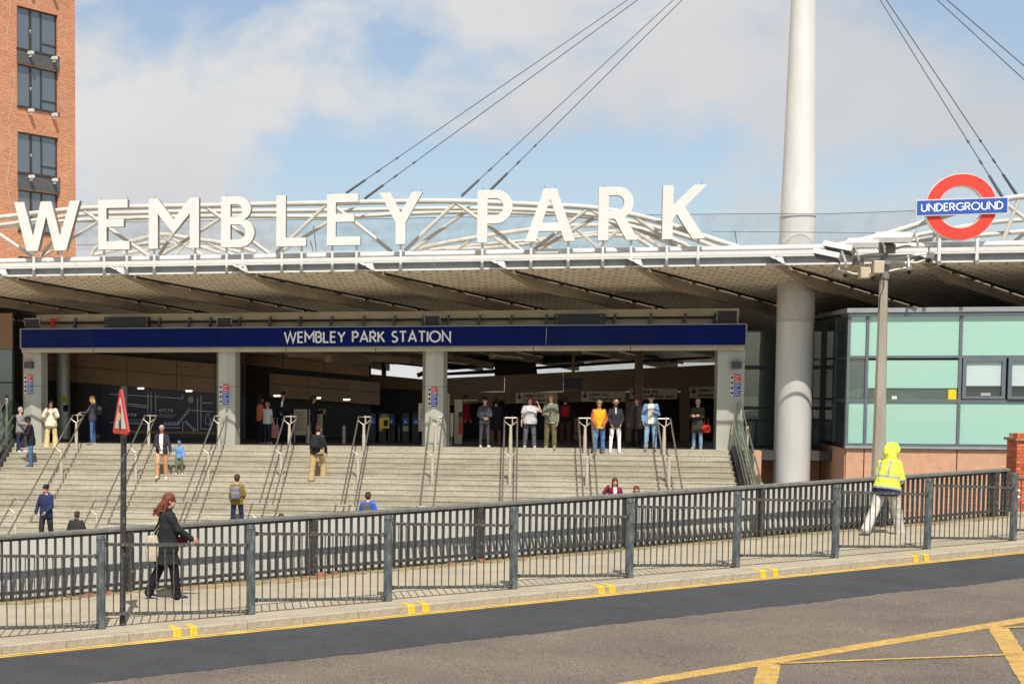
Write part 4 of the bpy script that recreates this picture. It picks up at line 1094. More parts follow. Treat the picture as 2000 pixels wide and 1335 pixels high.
while cz < pc.z + PH - .04:
    x = 0.0 if r % 2 == 0 else -.0
    first = .215 if r % 2 == 0 else .1025
    l = first
    while x < PW - .05:
        piece('brick', bml[0 if l > .2 else 1][rr.choice((0, 0, 1, 1, 1, 2))], bp, pc + pd_ * (x + l / 2) - pn_ * (.05 + rr.uniform(0, .004)) + V((0, 0, cz + .0325 - pc.z)))
        x += l + .01; l = .215
    cz += .0755; r += 1
bsm = []
for l in (.215, .1025):
    sb = MB(); sb.obox((0, 0, 0), pn_ * l / 2, pd_ * .05, (0, 0, .0325)); bsm.append([sb.mesh('brick', mm) for mm in m_brick])
cz = pc.z - .3; r = 0
while cz < pc.z + PH - .04:
    y = .105; l = .215 if r % 2 else .1025
    while y < PD - .05:
        if y + l > PD + .01: l = .1025
        if y + l > PD + .01: break
        piece('brick', bsm[0 if l > .2 else 1][rr.choice((0, 1, 2))], bp, pc + pd_ * (.05 + rr.uniform(-.004, 0)) - pn_ * (y + l / 2) + V((0, 0, cz + .0325 - pc.z)))
        y += l + .01; l = .215
    cz += .0755; r += 1
m = MB(); m.obox(pc + pd_ * PW / 2 - pn_ * PD / 2 + V((0, 0, PH + .012)), pd_ * (PW / 2 + .05), pn_ * (PD / 2 + .05), (0, 0, .028)); build(m, 'creasing_tile', m_tile, bp)
cb = MB(); cb.obox((0, 0, 0), pd_ * .0325, pn_ * .11, (0, 0, .052)); cbm = [cb.mesh('brick', mm) for mm in m_brick]
for i in range(31): piece('brick', cbm[rr.choice((0, 1, 2, 2))], bp, pc + pd_ * (.03 + i * .0755) - pn_ * .1 + V((0, 0, PH + .094)))
m = MB(); m.obox(pc + pd_ * PW / 2 - pn_ * (PD / 2) + V((0, 0, PH + .09)), pd_ * (PW / 2 - .02), pn_ * (PD / 2 - .06), (0, 0, .05)); build(m, 'coping_core', m_mortar, bp)
# ------------------------------------------------------------------ brick tower far left
DT = 70.0
tcn = at_d(147, 200, DT)                                    # right-hand corner
ta = math.radians(27.4)
tu = V((-math.sin(ta), -math.cos(ta), 0))                   # along the face, back towards the viewer
tnn = V((math.cos(ta), -math.sin(ta), 0))                   # outward normal of the face
bt = thing('brick_tower', 'tall orange brick block with dark framed windows behind the first letters', 'building', (tcn.x, tcn.y, -4.5))
def tpt(px, py):
    p = at_pl(px, py, tcn, tnn); return (p - tcn).dot(tu), p.z
wins = []
for ytop, ybot in ((10, 105), (123, 218), (256, 348), (369, 462)):
    uL, zL = tpt(34, ytop); uR, zR = tpt(114, ytop + 20); zB = tpt(34, ybot - 12)[1]
    wins.append((uR, uL, zB, zL))
uR = sum(w[0] for w in wins) / 4; uL = sum(w[1] for w in wins) / 4
m_tb = bpy.data.materials.new('tower_brick'); m_tb.use_nodes = True
_t = m_tb.node_tree; _b = _t.nodes['Principled BSDF']; _b.inputs['Roughness'].default_value = .9
_c = N(_t, 'ShaderNodeTexCoord'); _k = N(_t, 'ShaderNodeTexBrick', _Scale=1.0)
for a, v in (('Brick Width', .235), ('Row Height', .078), ('Mortar Size', .011), ('Mortar Smooth', .2), ('Bias', .0)): _k.inputs[a].default_value = v
_k.inputs['Color1'].default_value = (*S(200, 128, 86), 1); _k.inputs['Color2'].default_value = (*S(172, 96, 62), 1); _k.inputs['Mortar'].default_value = (*S(206, 172, 142), 1)
_n = N(_t, 'ShaderNodeTexNoise', _Scale=.5, _Detail=5.0); _x = N(_t, 'ShaderNodeMix', data_type='RGBA', blend_type='MULTIPLY'); _mr = N(_t, 'ShaderNodeMapRange')
_mr.inputs['To Min'].default_value, _mr.inputs['To Max'].default_value = .78, 1.2
_x.inputs['Factor'].default_value = 1
_mp = N(_t, 'ShaderNodeMapping'); _mp.inputs['Rotation'].default_value = (math.radians(-90), 0, 0)
_bp = N(_t, 'ShaderNodeBump', _Strength=.5, _Distance=.01); _bp.invert = True
for a, b in ((_c.outputs['Object'], _mp.inputs['Vector']), (_mp.outputs[0], _k.inputs['Vector']), (_c.outputs['Object'], _n.inputs[0]), (_n.outputs[0], _mr.inputs[0]), (_k.outputs['Color'], _x.inputs['A']), (_mr.outputs[0], _x.inputs['B']), (_x.outputs['Result'], _b.inputs['Base Color']), (_k.outputs['Fac'], _bp.inputs['Height']), (_bp.outputs[0], _b.inputs['Normal'])): _t.links.new(a, b)
TM = Matrix((( -tu.x, -tnn.x, 0, tcn.x), (-tu.y, -tnn.y, 0, tcn.y), (0, 0, 1, -4.5), (0, 0, 0, 1)))
def tbuild(m, nm, mt, par=bt):                              # local frame: x along the face to the right, y inwards, z up
    o = link(nm, m.mesh(nm, mt), par)
    o.matrix_basis = Matrix.Translation(-V((tcn.x, tcn.y, -4.5))) @ TM if par is bt else Matrix.Identity(4)
    ORG[o.name] = V((0, 0, 0)); return o
Z0 = -4.5
zs_ = [(w[2] - Z0, w[3] - Z0) for w in wins]
zs_ = sorted(zs_)
fl = (zs_[3][1] - zs_[1][1]) / 2
low = []
z0, z1 = zs_[0]
for k in range(1, 4): low.append((z0 - 2 * fl * ((k + 1) // 2) + (0 if k % 2 == 0 else (zs_[1][0] - zs_[0][0])) , z1 - 2 * fl * ((k + 1) // 2) + (0 if k % 2 == 0 else (zs_[1][1] - zs_[0][1]))))
hi = [(zs_[2][0] + 2 * fl, zs_[2][1] + 2 * fl)]
allw = sorted(low + zs_ + hi)
TW, TH = 26.0, 31.0
pit = 5.2
cols_w = [(-uL - pit * k, -uR - pit * k) for k in range(0, 3)]
m = MB()
xs = sorted({-TW, 0.0} | {c_ for q in cols_w for c_ in q}); zz_ = sorted({0.0, TH} | {c_ for q in allw for c_ in q})
for i in range(len(xs) - 1):
    for j in range(len(zz_) - 1):
        xm, zm = (xs[i] + xs[i + 1]) / 2, (zz_[j] + zz_[j + 1]) / 2
        if any(a < xm < b for a, b in cols_w) and any(a < zm < b for a, b in allw): continue
        m.add([(xs[i], 0, zz_[j]), (xs[i + 1], 0, zz_[j]), (xs[i + 1], 0, zz_[j + 1]), (xs[i], 0, zz_[j + 1])], [(0, 1, 2, 3)])
for a, b in cols_w:                                          # reveals
    for c_, d_ in allw:
        m.add([(a, 0, c_), (a, .22, c_), (a, .22, d_), (a, 0, d_)], [(0, 1, 2, 3)]); m.add([(b, 0, c_), (b, .22, c_), (b, .22, d_), (b, 0, d_)], [(3, 2, 1, 0)])
        m.add([(a, 0, d_), (b, 0, d_), (b, .22, d_), (a, .22, d_)], [(0, 1, 2, 3)]); m.add([(a, 0, c_), (b, 0, c_), (b, .22, c_), (a, .22, c_)], [(3, 2, 1, 0)])
m.add([(0, 0, 0), (0, 14, 0), (0, 14, TH), (0, 0, TH)], [(0, 1, 2, 3)]); m.add([(-TW, 0, TH), (0, 0, TH), (0, 14, TH), (-TW, 14, TH)], [(0, 1, 2, 3)])
m.add([(-TW, 14, 0), (0, 14, 0), (0, 14, TH), (-TW, 14, TH)], [(3, 2, 1, 0)]); m.add([(-TW, 0, 0), (-TW, 14, 0), (-TW, 14, TH), (-TW, 0, TH)], [(3, 2, 1, 0)])
me = bpy.data.meshes.new('wall'); me.from_pydata(m.v, [], m.f); me.materials.append(m_tb)
o = link('wall', me, bt); o.matrix_basis = Matrix.Translation(-V((tcn.x, tcn.y, -4.5))) @ TM; ORG[o.name] = V((0, 0, 0))
m_frame = mat('window_frame', S(58, 52, 50), .45, var=.1)
m_spd = mat('dark_brick', S(84, 84, 86), .8, var=.2, scale=6, bump=.5, bscale=20)
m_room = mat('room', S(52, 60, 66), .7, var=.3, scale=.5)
for ci, (a, b) in enumerate(cols_w):
    for (c_, d_) in allw:
        m = MB(); f = .06; y0, y1 = .10, .17
        w1 = a + (b - a) * .36; w2 = a + (b - a) * .62
        m.box(a, a + f, y0, y1, c_, d_); m.box(b - f, b, y0, y1, c_, d_); m.box(a + f, b - f, y0, y1, d_ - f, d_); m.box(a + f, b - f, y0, y1, c_, c_ + f)
        m.box(w1 - .06, w1 + .06, y0, y1, c_ + f, d_ - f); m.box(w2 - .04, w2 + .04, y0, y1, c_ + f, d_ - f)
        zt_ = c_ + (d_ - c_) * .24
        m.box(w2 + .04, b - f, y0 + .005, y1, zt_ - .03, zt_ + .03)
        fr = tbuild(m, 'window_frame', m_frame)
        for q0, q1, r0, r1 in ((a + f, w1 - .06, c_ + f, d_ - f), (w1 + .06, w2 - .04, c_ + f, d_ - f), (w2 + .04, b - f, c_ + f, zt_ - .03), (w2 + .04, b - f, zt_ + .03, d_ - f)):
            m = MB(); m.add([(q0, .135, r0), (q1, .135, r0), (q1, .135, r1), (q0, .135, r1)], [(0, 1, 2, 3)]); tbuild(m, 'pane', g_win, fr)
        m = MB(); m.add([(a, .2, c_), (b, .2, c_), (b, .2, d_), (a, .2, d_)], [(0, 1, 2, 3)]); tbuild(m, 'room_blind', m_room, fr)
        m = MB(); m.tube((w1 - .02, .09, c_ + (d_ - c_) * .42), (w1 - .02, .07, c_ + (d_ - c_) * .5), .02, n=5); m.tube((w1 - .02, .07, c_ + (d_ - c_) * .47), (w1 - .12, .06, c_ + (d_ - c_) * .47), .015, n=5); tbuild(m, 'handle', m_white, fr)
        m = MB(); m.box(a - .04, b + .04, -.05, .1, c_ - .07, c_ - .005); tbuild(m, 'sill', m_frame)
    for j in range(len(allw) - 1):
        if allw[j + 1][0] - allw[j][1] < fl - (zs_[0][1] - zs_[0][0]):
            m = MB(); m.box(a - .02, b + .06, -.03, .02, allw[j][1] + .02, allw[j + 1][0] - .08); tbuild(m, 'spandrel', m_spd)
    for (c_, d_) in allw:
        for q in (a + (b - a) * .26, b - (b - a) * .16):
            m = MB(); m.loft([[V((q + sx_ * .075, yy, c_ - .14 + sz_ * .065)) for sx_, sz_ in ((-1, -1), (1, -1), (1, 1), (-1, 1))] for yy in (-.3, -.05)]); m.box(q - .025, q + .025, -.22, -.06, c_ - .32, c_ - .21); tbuild(m, 'wall_light', m_white)
m = MB(); xx = -uL - .55; pts = []
for i in range(26): pts.append((xx + math.sin(i * 1.3) * .12 + (.25 if 9 < i < 14 else 0), -.03, 26.5 - i * .62))
m.sweep(pts, .010, 4); tbuild(m, 'loose_cable', m_offwhite)
# ------------------------------------------------------------------ station interior
ih = thing('station_hall', 'brown panelled walls of the dim hall inside the station', 'hall', (-5, 60, 0))
YM = 56.5
def py_(x, y, Y=YM): p = at_y(x, y, Y); return V((p.x, Y, p.z))
def slab(pts, Y, th, nm, mt, par=ih):                        # polygon given at picture places, standing at depth Y
    m = MB(); P = [at_y(x, y, Y) for x, y in pts]
    m.prism([[(p.x, p.z) for p in P]], (0, th, 0), (0, Y, 0)); return build(m, nm, mt, par)
# left shopfront wall with sloping bulkhead, each panel on its own
jx = [60, 147, 247, 345, 420, 470]
l0 = lambda x: 686 + .065 * (x - 96) * 0
lA = lambda x: 711 + .0835 * (x - 96)
lB = lambda x: 742 + .079 * (x - 96)
for a, b in zip(jx[:-1], jx[1:]):
    slab([(a + .5, lA(a) - 28), (b - .5, lA(b) - 28), (b - .5, lA(b) - .6), (a + .5, lA(a) - .6)], YM, .2, 'wall_panel', m_brown)
    slab([(a + .5, lA(a) + .4), (b - .5, lA(b) + .4), (b - .5, lB(b)), (a + .5, lB(a))], YM, .2, 'wall_panel', m_brown)
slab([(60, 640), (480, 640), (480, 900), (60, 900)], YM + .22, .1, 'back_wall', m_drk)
slab([(195, lB(195) + 1), (440, lB(440) + 1), (440, 866), (195, 866)], YM + .12, .06, 'mural_panel', m_navy)
slab([(150, lB(150) + 1), (194, lB(194) + 1), (194, 866), (150, 866)], YM + .1, .06, 'door', m_drk)
slab([(175, 848), (195, 848), (195, 870), (175, 870)], YM + .02, .06, 'wall_panel', m_brown)
slab([(236, 840), (420, 843), (420, 848), (236, 845)], YM + .02, .08, 'bench_rail', m_brown)
mu = MB()
def ml(pts, w=1.3):
    P = [at_y(x, y, YM + .115) for x, y in pts]
    ribbon(mu, [(p.x, p.z) for p in P], V((0, YM + .115, 0)), V((1, 0, 0)), V((0, 0, 1)), w / 55.0, .002 * (len(mu.f) % 4))
for q in ([(214, 769), (299, 774)], [(305, 774), (357, 778), (357, 770)], [(289, 766), (289, 806)], [(295, 766), (295, 806)], [(304, 768), (304, 806)], [(248, 791), (288, 796)], [(250, 788), (288, 792)], [(320, 829), (348, 829), (370, 800.5), (416, 803.5)],
          [(357, 845.5), (357, 824.5), (363, 824.5), (383, 845.5)], [(392.5, 771), (392.5, 837), (414, 838)], [(386, 775), (386, 846)], [(310, 834), (353, 835)], [(216, 824), (240, 826), (300, 828)], [(395, 786), (416, 787)]): ml(q)
for q in ([(404, 808), (401, 820), (402, 828), (410, 829), (411, 820), (408, 808), (404, 808)], [(405, 804), (407, 804)]): ml(q, 1)
for i in range(7): ml([(321 + i * 4.2, 828), (321 + i * 4.2, 823)], 1.6)
for i in range(6): ml([(349 + i * 3.8, 826 - i * 4.8), (349 + i * 3.8, 820.5 - i * 4.8)], 1.6)
for i in range(6): ml([(363 + i * 3.6, 824 + i * 3.4), (363 + i * 3.6, 819 + i * 3.4)], 1.6)
for i in range(3): ml([(311, 808 + i * 2.6), (345 - i * 4, 809.5 + i * 2.6)], .5); ml([(248, 818 + i * 3), (284 - i * 3, 820 + i * 3)], .5)
def mtxt(t, x0, x1, ybase, capx):
    a, b = at_y(x0, ybase, YM + .11), at_y(x1, ybase, YM + .11)
    lettering(mu, t, a, V((1, 0, 0)) * (b.x - a.x) / text_w(t, .22), (0, 0, capx / 55.0), .16, .22, .004)
mtxt('477,714', 310.5, 338, 804, 6.2); mtxt('1979', 243, 266, 813, 6)
build(mu, 'mural_drawing', m_mural, ih)['kind'] = 'stuff'
p = at_y(373, 780, YM + .05)
e = thing('wall_clock', 'pale round clock on the dark mural inside the station', 'clock', p)
m = MB(); m.ellip((p.x, p.y, p.z), .12, .05, .14, n=16, m=6); build(m, 'clock_face', m_board, e)
for px in (275, 369, 541, 620, 677):
    q = at_y(px, 766 + (px - 275) * .055, YM - 1.0); q.z += .12
    m = MB(); m.lathe([(.11, 0), (.13, .03), (.13, .06)], q, 12); solo(m, 'downlight', m_lamp, 'round pale downlight in the hall ceiling ' + {275: 'by the warning sign', 369: 'above the wall clock', 541: 'above the person in the black suit', 620: 'above the information boards', 677: 'furthest to the right of its row'}[px], 'ceiling light', 'downlights in the hall')
# round pillar and yellow notice behind the woman with cream trousers
p = at_y(124, 800, YM - .6); m = MB(); m.lathe([(.26, 0), (.26, 3.3)], (p.x, p.y, 0), 20); build(m, 'round_pillar', m_conc, ih, True)
q = at_y(125, 777, YM - .9); m = MB(); m.box(q.x - .1, q.x + .1, q.y, q.y + .02, q.z - .16, q.z + .12); o = solo(m, 'warning_notice', m_yel, 'yellow and white warning notice on the round pillar at the left', 'notice')
m = MB(); m.box(q.x - .1, q.x + .1, q.y - .004, q.y - .001, q.z + .04, q.z + .12); build(m, 'white_heading', m_white, o)
m = MB(); m.box(q.x - .12, q.x + .14, q.y + .05, q.y + .1, q.z - .5, q.z - .25); build(m, 'blue_band', m_navy, ih)
# middle bay: two levels of bulkhead
YM2 = 58.3
jx = [470, 552, 634, 720]
for a, b in zip(jx[:-1], jx[1:]):
    f1 = lambda x: 711 + .095 * (x - 470)
    slab([(a + .5, f1(a) - 20), (b - .5, f1(b) - 20), (b - .5, f1(b)), (a + .5, f1(a))], YM2, .2, 'wall_panel', m_brown)
    slab([(a + .5, 690), (b - .5, 690), (b - .5, f1(b) - 21), (a + .5, f1(a) - 21)], YM2, .2, 'wall_panel', m_brown)
jx = [526, 603, 680, 742]
f2 = lambda x: 749 + .083 * (x - 530)
f3 = lambda x: 775 + .073 * (x - 530)
for a, b in zip(jx[:-1], jx[1:]):
    slab([(a + .4, f2(a) - 20), (b - .4, f2(b) - 20), (b - .4, f2(b) - .6), (a + .4, f2(a) - .6)], YM2 - .3, .2, 'wall_panel', m_brown)
    slab([(a + .4, f2(a) + .4), (b - .4, f2(b) + .4), (b - .4, f3(b)), (a + .4, f3(a))], YM2 - .3, .2, 'wall_panel', m_brown)
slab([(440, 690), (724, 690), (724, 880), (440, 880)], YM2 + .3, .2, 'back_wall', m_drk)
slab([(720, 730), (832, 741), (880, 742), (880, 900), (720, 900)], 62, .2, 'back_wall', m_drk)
slab([(724, 732), (832, 743), (832, 762), (724, 757)], 61.9, .08, 'wall_panel', m_brown)
# right-hand inner wall, lintel bands over the platform stairs
YW = 60.5
for a, b in ((872, 985), (985.6, 1100), (1100.6, 1240), (1256, 1330), (1330.6, 1405)):
    w0 = lambda x: 738 - .05 * (x - 872)
    slab([(a, w0(a)), (b, w0(b)), (b, 764), (a, 766)], YW, .25, 'wall_panel', m_hall)
    slab([(a, 766.6), (b, 764.6), (b, 784 - (b - 872) * .018), (a, 792 - (a - 872) * .026)], YW + .04, .25, 'wall_panel', m_brown)
for a, b in ((944, 962), (1222, 1229), (1328, 1347)):
    slab([(a, 768), (b, 768), (b, 905), (a, 905)], YW - .05, .3, 'wall_pier', m_brown)
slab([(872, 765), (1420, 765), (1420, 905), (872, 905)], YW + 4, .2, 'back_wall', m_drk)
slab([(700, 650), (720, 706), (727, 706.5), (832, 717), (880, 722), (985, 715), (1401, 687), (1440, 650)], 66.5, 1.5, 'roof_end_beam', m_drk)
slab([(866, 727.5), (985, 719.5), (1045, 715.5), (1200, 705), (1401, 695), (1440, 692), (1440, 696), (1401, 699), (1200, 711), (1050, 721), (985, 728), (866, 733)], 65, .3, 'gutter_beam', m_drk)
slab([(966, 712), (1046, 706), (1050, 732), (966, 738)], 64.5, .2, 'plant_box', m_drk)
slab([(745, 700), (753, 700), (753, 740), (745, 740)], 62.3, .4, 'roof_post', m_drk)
m = MB(); m.sweep([at_y(815, 733, 61), at_y(828, 728, 61), at_y(836, 728, 61)], .1, 6); build(m, 'ceiling_camera', m_drk, ih)
p = at_y(1248, 740, 58.2); m = MB(); m.box(p.x - .14, p.x + .02, 58.2, 58.5, -1.4, 4.0); m.box(p.x + .021, p.x + .14, 58.25, 58.5, -1.4, 4.0); build(m, 'steel_pillar', m_brown, ih)
p, q = at_y(1222, 866, 57.9), at_y(1253, 783, 57.9); m = MB(); m.box(p.x, q.x, 57.9, 58.6, -.05, q.z); build(m, 'pillar_casing', m_brown, ih)
# beams and fittings under the hall roof
for (x0, y0, x1, y1, Y, w) in ((560, 690, 800, 704, 55, .24), (700, 690, 860, 712, 57, .2), (880, 697, 960, 715, 58, .22), (960, 694, 1040, 700, 56, .22), (640, 700, 720, 708, 54.5, .3)):
    m = MB(); m.bar(at_y(x0, y0, Y), at_y(x1, y1, Y + 2), w, .22); build(m, 'hall_beam', m_beam, ih)
for k, (x0, y0, x1, y1) in enumerate(((560, 689, 606, 694), (872, 706.5, 912, 711.5), (966, 694, 1020, 699), (1140, 688, 1188, 694))):
    m = MB(); m.bar(at_y(x0, y0, 55), at_y(x1, y1, 56), .12, .05)
    solo(m, 'strip_light', m_signw, 'unlit strip light under the hall roof, %s from the left' % ORD[k], 'strip light', 'strip lights under the hall roof')
# direction boards above the platform stairs
for i, (a, b, t_, b_, lab) in enumerate(((1007, 1089, 766, 787, 'partly behind a pale grey polo shirt'), (1135, 1222, 764, 784, 'above the person in white trousers'), (1230, 1323, 758, 779, 'behind the brown pillar'), (1347, 1402, 755, 777, 'above the person in the olive coat'))):
    p, q = at_y(a, b_, YW - .12), at_y(b, t_, YW - .12)
    e = thing('direction_sign', 'pale board reading Jubilee and Metropolitan lines, ' + lab, 'sign', ((p.x + q.x) / 2, YW - .1, p.z), 'line direction boards in the hall')
    m = MB(); m.box(p.x, q.x, YW - .12, YW - .06, p.z, q.z); build(m, 'board', m_signw, e)
    hh = q.z - p.z; m = MB(); ch = hh * .27; gx = .3
    lettering(m, 'Jubilee and', (p.x + gx, YW - .12, p.z + hh * .58), (ch * 1.1, 0, 0), (0, 0, ch), .17, .22, .004)
    if i < 3: lettering(m, 'Metropolitan lines', (p.x + gx, YW - .12, p.z + hh * .14), (ch * (q.x - p.x - .42) / (ch * text_w('Metropolitan lines', .2)), 0, 0), (0, 0, ch), .17, .2, .004)
    else: lettering(m, 'Metropolitan', (p.x + gx, YW - .12, p.z + hh * .14), (ch * .92, 0, 0), (0, 0, ch), .17, .2, .004)
    y_ = p.z + hh * .68
    ribbon(m, [(0, .12), (0, -.1)], V((p.x + .14, YW - .12, y_)), V((1, 0, 0)), V((0, 0, 1)), .045, .004)
    ribbon(m, [(-.08, -.01), (0, -.1), (.08, -.01)], V((p.x + .14, YW - .12, y_)), V((1, 0, 0)), V((0, 0, 1)), .045, .0055)
    letters(m, m_ink, e)
p, q = at_y(1100, 760, 57.5), at_y(1139, 738, 57.5)
e = thing('hanging_screen', 'black screen hanging on a pole from the hall roof', 'screen', ((p.x + q.x) / 2, 57.5, p.z))
m = MB(); m.loft([[V((p.x + .05, y_, p.z)), V((q.x - .05, y_, p.z)), V((q.x, y_, q.z)), V((p.x, y_, q.z))] for y_ in (57.4, 57.8)]); build(m, 'screen_case', m_blk, e)
m = MB(); m.tube(((p.x + q.x) / 2, 57.6, q.z), ((p.x + q.x) / 2, 57.6, 4.0), .05, n=8); build(m, 'pole', m_brown, e)
# boards, machine, gates, cabinet, posts
for a, b, lab in ((574, 600, 'left information board full of text, beside the person in the black suit'), (603, 630, 'right information board, half hidden by a dark figure')):
    p, q = at_y(a, 849, 54.4), at_y(b, 799, 54.4)
    e = thing('information_board', lab, 'board', ((p.x + q.x) / 2, 54.4, 0), 'information boards in the hall')
    m = MB(); m.box(p.x, q.x, 54.4, 54.46, p.z, q.z); build(m, 'board', m_board, e)
    m = MB(); m.box(p.x, p.x + .04, 54.41, 54.45, 0, p.z); m.box(q.x - .04, q.x, 54.41, 54.45, 0, p.z); build(m, 'legs', m_steel, e)
    m = MB()
    for k in range(11): m.box(p.x + .05, q.x - .06 - .05 * (k % 3), 54.393, 54.399, q.z - .1 - k * .065, q.z - .085 - k * .065)
    build(m, 'print', m_ink, e)['kind'] = 'stuff'
p, q = at_y(741, 836, 55.2), at_y(760, 815, 55.2)
e = thing('yellow_reader', 'yellow box with a black symbol standing by the ticket gates', 'card reader', ((p.x + q.x) / 2, 55.2, 0))
m = MB(); m.box(p.x, q.x, 55.2, 55.45, p.z, q.z); build(m, 'box', m_yel, e)
m = MB(); m.box(p.x + .15, q.x - .04, 55.19, 55.198, p.z + .08, q.z - .08); build(m, 'symbol', m_ink, e)
m = MB(); m.box((p.x + q.x) / 2 - .05, (p.x + q.x) / 2 + .05, 55.3, 55.4, 0, p.z); build(m, 'stand', m_drk, e)
m = MB(); m.box(p.x + .05, q.x - .05, 55.25, 55.4, q.z + .002, q.z + .12); build(m, 'top_sign', m_brown, e)
for k, (px, lab) in enumerate(((727, 'furthest left of the row'), (746, 'under the yellow box'), (764, 'second from the pillar'), (792, 'next to the third pillar'), (812, 'half behind the third pillar'))):
    p = at_y(px, 868, 56.2); X = p.x
    e = thing('ticket_gate', 'dark ticket gate with a blue top, ' + lab, 'ticket gate', (X, 56.2, 0), 'ticket gates in the hall')
    m = MB(); m.loft([[V((X + sx_ * .12 * q_, y_, z_)) for sx_, y_ in ((-1, 56.2), (1, 56.2), (1, 57.9), (-1, 57.9))] for z_, q_ in ((0, 1), (.95, 1), (1.0, .9))]); build(m, 'gate_body', m_blk, e)
    m = MB(); m.loft([[V((X + sx_ * .13, 56.17, z_)), V((X + sx_ * .1, 56.17, z_ + .22)), V((X + sx_ * .1, 56.3, z_ + .22)), V((X + sx_ * .13, 56.3, z_))] for sx_, z_ in ((-1, .62), (1, .62))]); build(m, 'blue_display', m_bluep, e)
    m = MB(); m.add([(X - .05, 56.165, .66), (X + .05, 56.165, .66), (X, 56.165, .78)], [(0, 1, 2)]); build(m, 'arrow', m_white, e)
    if k in (1, 3): m = MB(); m.box(X - .1, X + .1, 56.17, 56.19, .36, .55); build(m, 'notice', m_board, e)
    m = MB(); m.tube((X + .26, 56.4, 0), (X + .26, 56.4, .55), .045, n=8); build(m, 'barrier_post', m_steel, e)
p, q = at_y(817, 842, 53.4), at_y(830, 787, 53.4)
m = MB(); m.box(p.x, q.x, 53.4, 53.7, p.z, q.z); o = solo(m, 'help_point', m_steelp, 'pale grey help point panel just left of the third pillar', 'help point')
m = MB()
for zz in (.5, .62, .76): m.lathe([(.035, -.004), (.035, .004)], (0, 0, 0), 8); m.v[-16:] = [V((v.x, v.z, v.y)) + V(((p.x + q.x) / 2 + .02, 53.392, p.z + (q.z - p.z) * zz)) for v in m.v[-16:]]
build(m, 'button', m_ink, o)
X = xat(875, 800, 53.0); m = MB(); m.lathe([(.1, 0), (.1, .1), (.07, .14), (.062, .3), (.055, 1.75), (.06, 1.76)], (X, 53.0, 0), 14); solo(m, 'steel_post', m_steelp, 'tall pale steel post just right of the third pillar', 'post', smooth=True)
X = xat(882, 820, 53.2); m = MB(); m.box(X - .05, X + .06, 53.2, 53.35, .3, 1.1); m.box(X - .01, X + .02, 53.22, 53.3, 0, .299); solo(m, 'grey_cabinet', m_steelp, 'slim grey cabinet behind the tall steel post', 'cabinet')
p, q = at_y(887, 868, 54.5), at_y(903, 782, 54.5)
e = thing('poster_stand', 'tall beige stand with orange and red posters inside the hall', 'poster stand', ((p.x + q.x) / 2, 54.5, 0))
m = MB(); m.box(p.x, q.x, 54.5, 55.0, 0, q.z); m.box(p.x - .02, q.x + .5, 54.51, 54.9, q.z + .001, q.z + .03); build(m, 'casing', m_board, e)
for k, (t_, b_, mm) in enumerate(((804, 814, m_drk), (815, 826, m_brown), (827, 838, m_redpost), (839, 847, m_redpost))):
    a_, c_ = at_y(896, b_, 54.49), at_y(904.5, t_, 54.49); m = MB(); m.box(a_.x, c_.x, 54.47, 54.495, a_.z, c_.z); build(m, 'poster', mm, e)
X0, X1 = xat(1122, 800, 58.8), xat(1146, 800, 58.8)
m = MB(); m.box(X0, X1, 58.8, 59.2, -1.2, .2); m.box(X0, X1 - .2, 58.75, 58.79, .25, .8); solo(m, 'ticket_machine', m_brown, 'dim brown machine deep in the hall, right of the sage sweatshirt', 'machine')
for px, lab in ((602, 'left of the climbing person'), (672, 'right of the climbing person')):
    X = xat(px, 850, 53.6); m = MB(); m.lathe([(.07, 0), (.07, .62), (.04, .65)], (X, 53.6, 0), 10); solo(m, 'bollard', m_steel, 'short steel bollard on the hall floor, ' + lab, 'bollard', 'bollards in the hall')
# ------------------------------------------------------------------ people
CL = {}
def cloth(r, g, b, k=.85, var=.14, scale=9, col2=None, rough=.85, lo=.3, hi=.7):
    key = (r, g, b, k, var, scale, col2, rough)
    if key not in CL: CL[key] = mat('cloth', S(r, g, b, k), rough, var=var, scale=scale, bump=.35, bscale=28, col2=S(*col2, k) if col2 else None, spec=.25, lo=lo, hi=hi)
    return CL[key]
SKIN = {'l': mat('skin_light', S(226, 172, 146, .82), .55, var=.05), 'm': mat('skin_medium', S(196, 142, 112, .8), .55, var=.05), 'd': mat('skin_dark', S(112, 74, 56, .85), .5, var=.06)}
m_eye, m_lip = mat('eye', S(50, 38, 34), .3, var=.05), mat('lips', S(176, 98, 88), .5, var=.05)
HAIRC = {'black': (30, 26, 24), 'brown': (74, 50, 34), 'blond': (186, 146, 96), 'grey': (168, 162, 156), 'auburn': (112, 62, 42), 'red': (168, 96, 60), 'sandy': (164, 126, 84)}
def hairm(c): return cloth(*HAIRC[c], .9, .3, 22, None, .5)
TEX = bpy.data.textures.new('folds', 'CLOUDS'); TEX.noise_scale = .11; TEX.noise_depth = 2
TEXH = bpy.data.textures.new('strands', 'CLOUDS'); TEXH.noise_scale = .035; TEXH.noise_depth = 2
QUEUE = []
def sculpt(mb, nm, mats, parent, vox, disp=0.0, tex=None, smooth=3, paint=None, extra=None):
    o = link(nm, mb.mesh(nm, mats), parent)
    r = o.modifiers.new('r', 'REMESH'); r.mode = 'VOXEL'; r.voxel_size = vox; r.use_smooth_shade = True
    if smooth: s = o.modifiers.new('s', 'SMOOTH'); s.factor = .5; s.iterations = smooth
    if disp: d = o.modifiers.new('d', 'DISPLACE'); d.texture = tex or TEX; d.strength = disp; d.mid_level = .5; d.texture_coords = 'LOCAL'
    QUEUE.append((o, mats, paint, extra))
    return o
def rx_(a): return Matrix.Rotation(math.radians(a), 3, 'X')
def rz_(a): return Matrix.Rotation(math.radians(a), 3, 'Z')
def segd(c, a, b):
    d = b - a; u = max(0, min(1, (c - a).dot(d) / d.length_squared)); return (c - (a + d * u)).length, u
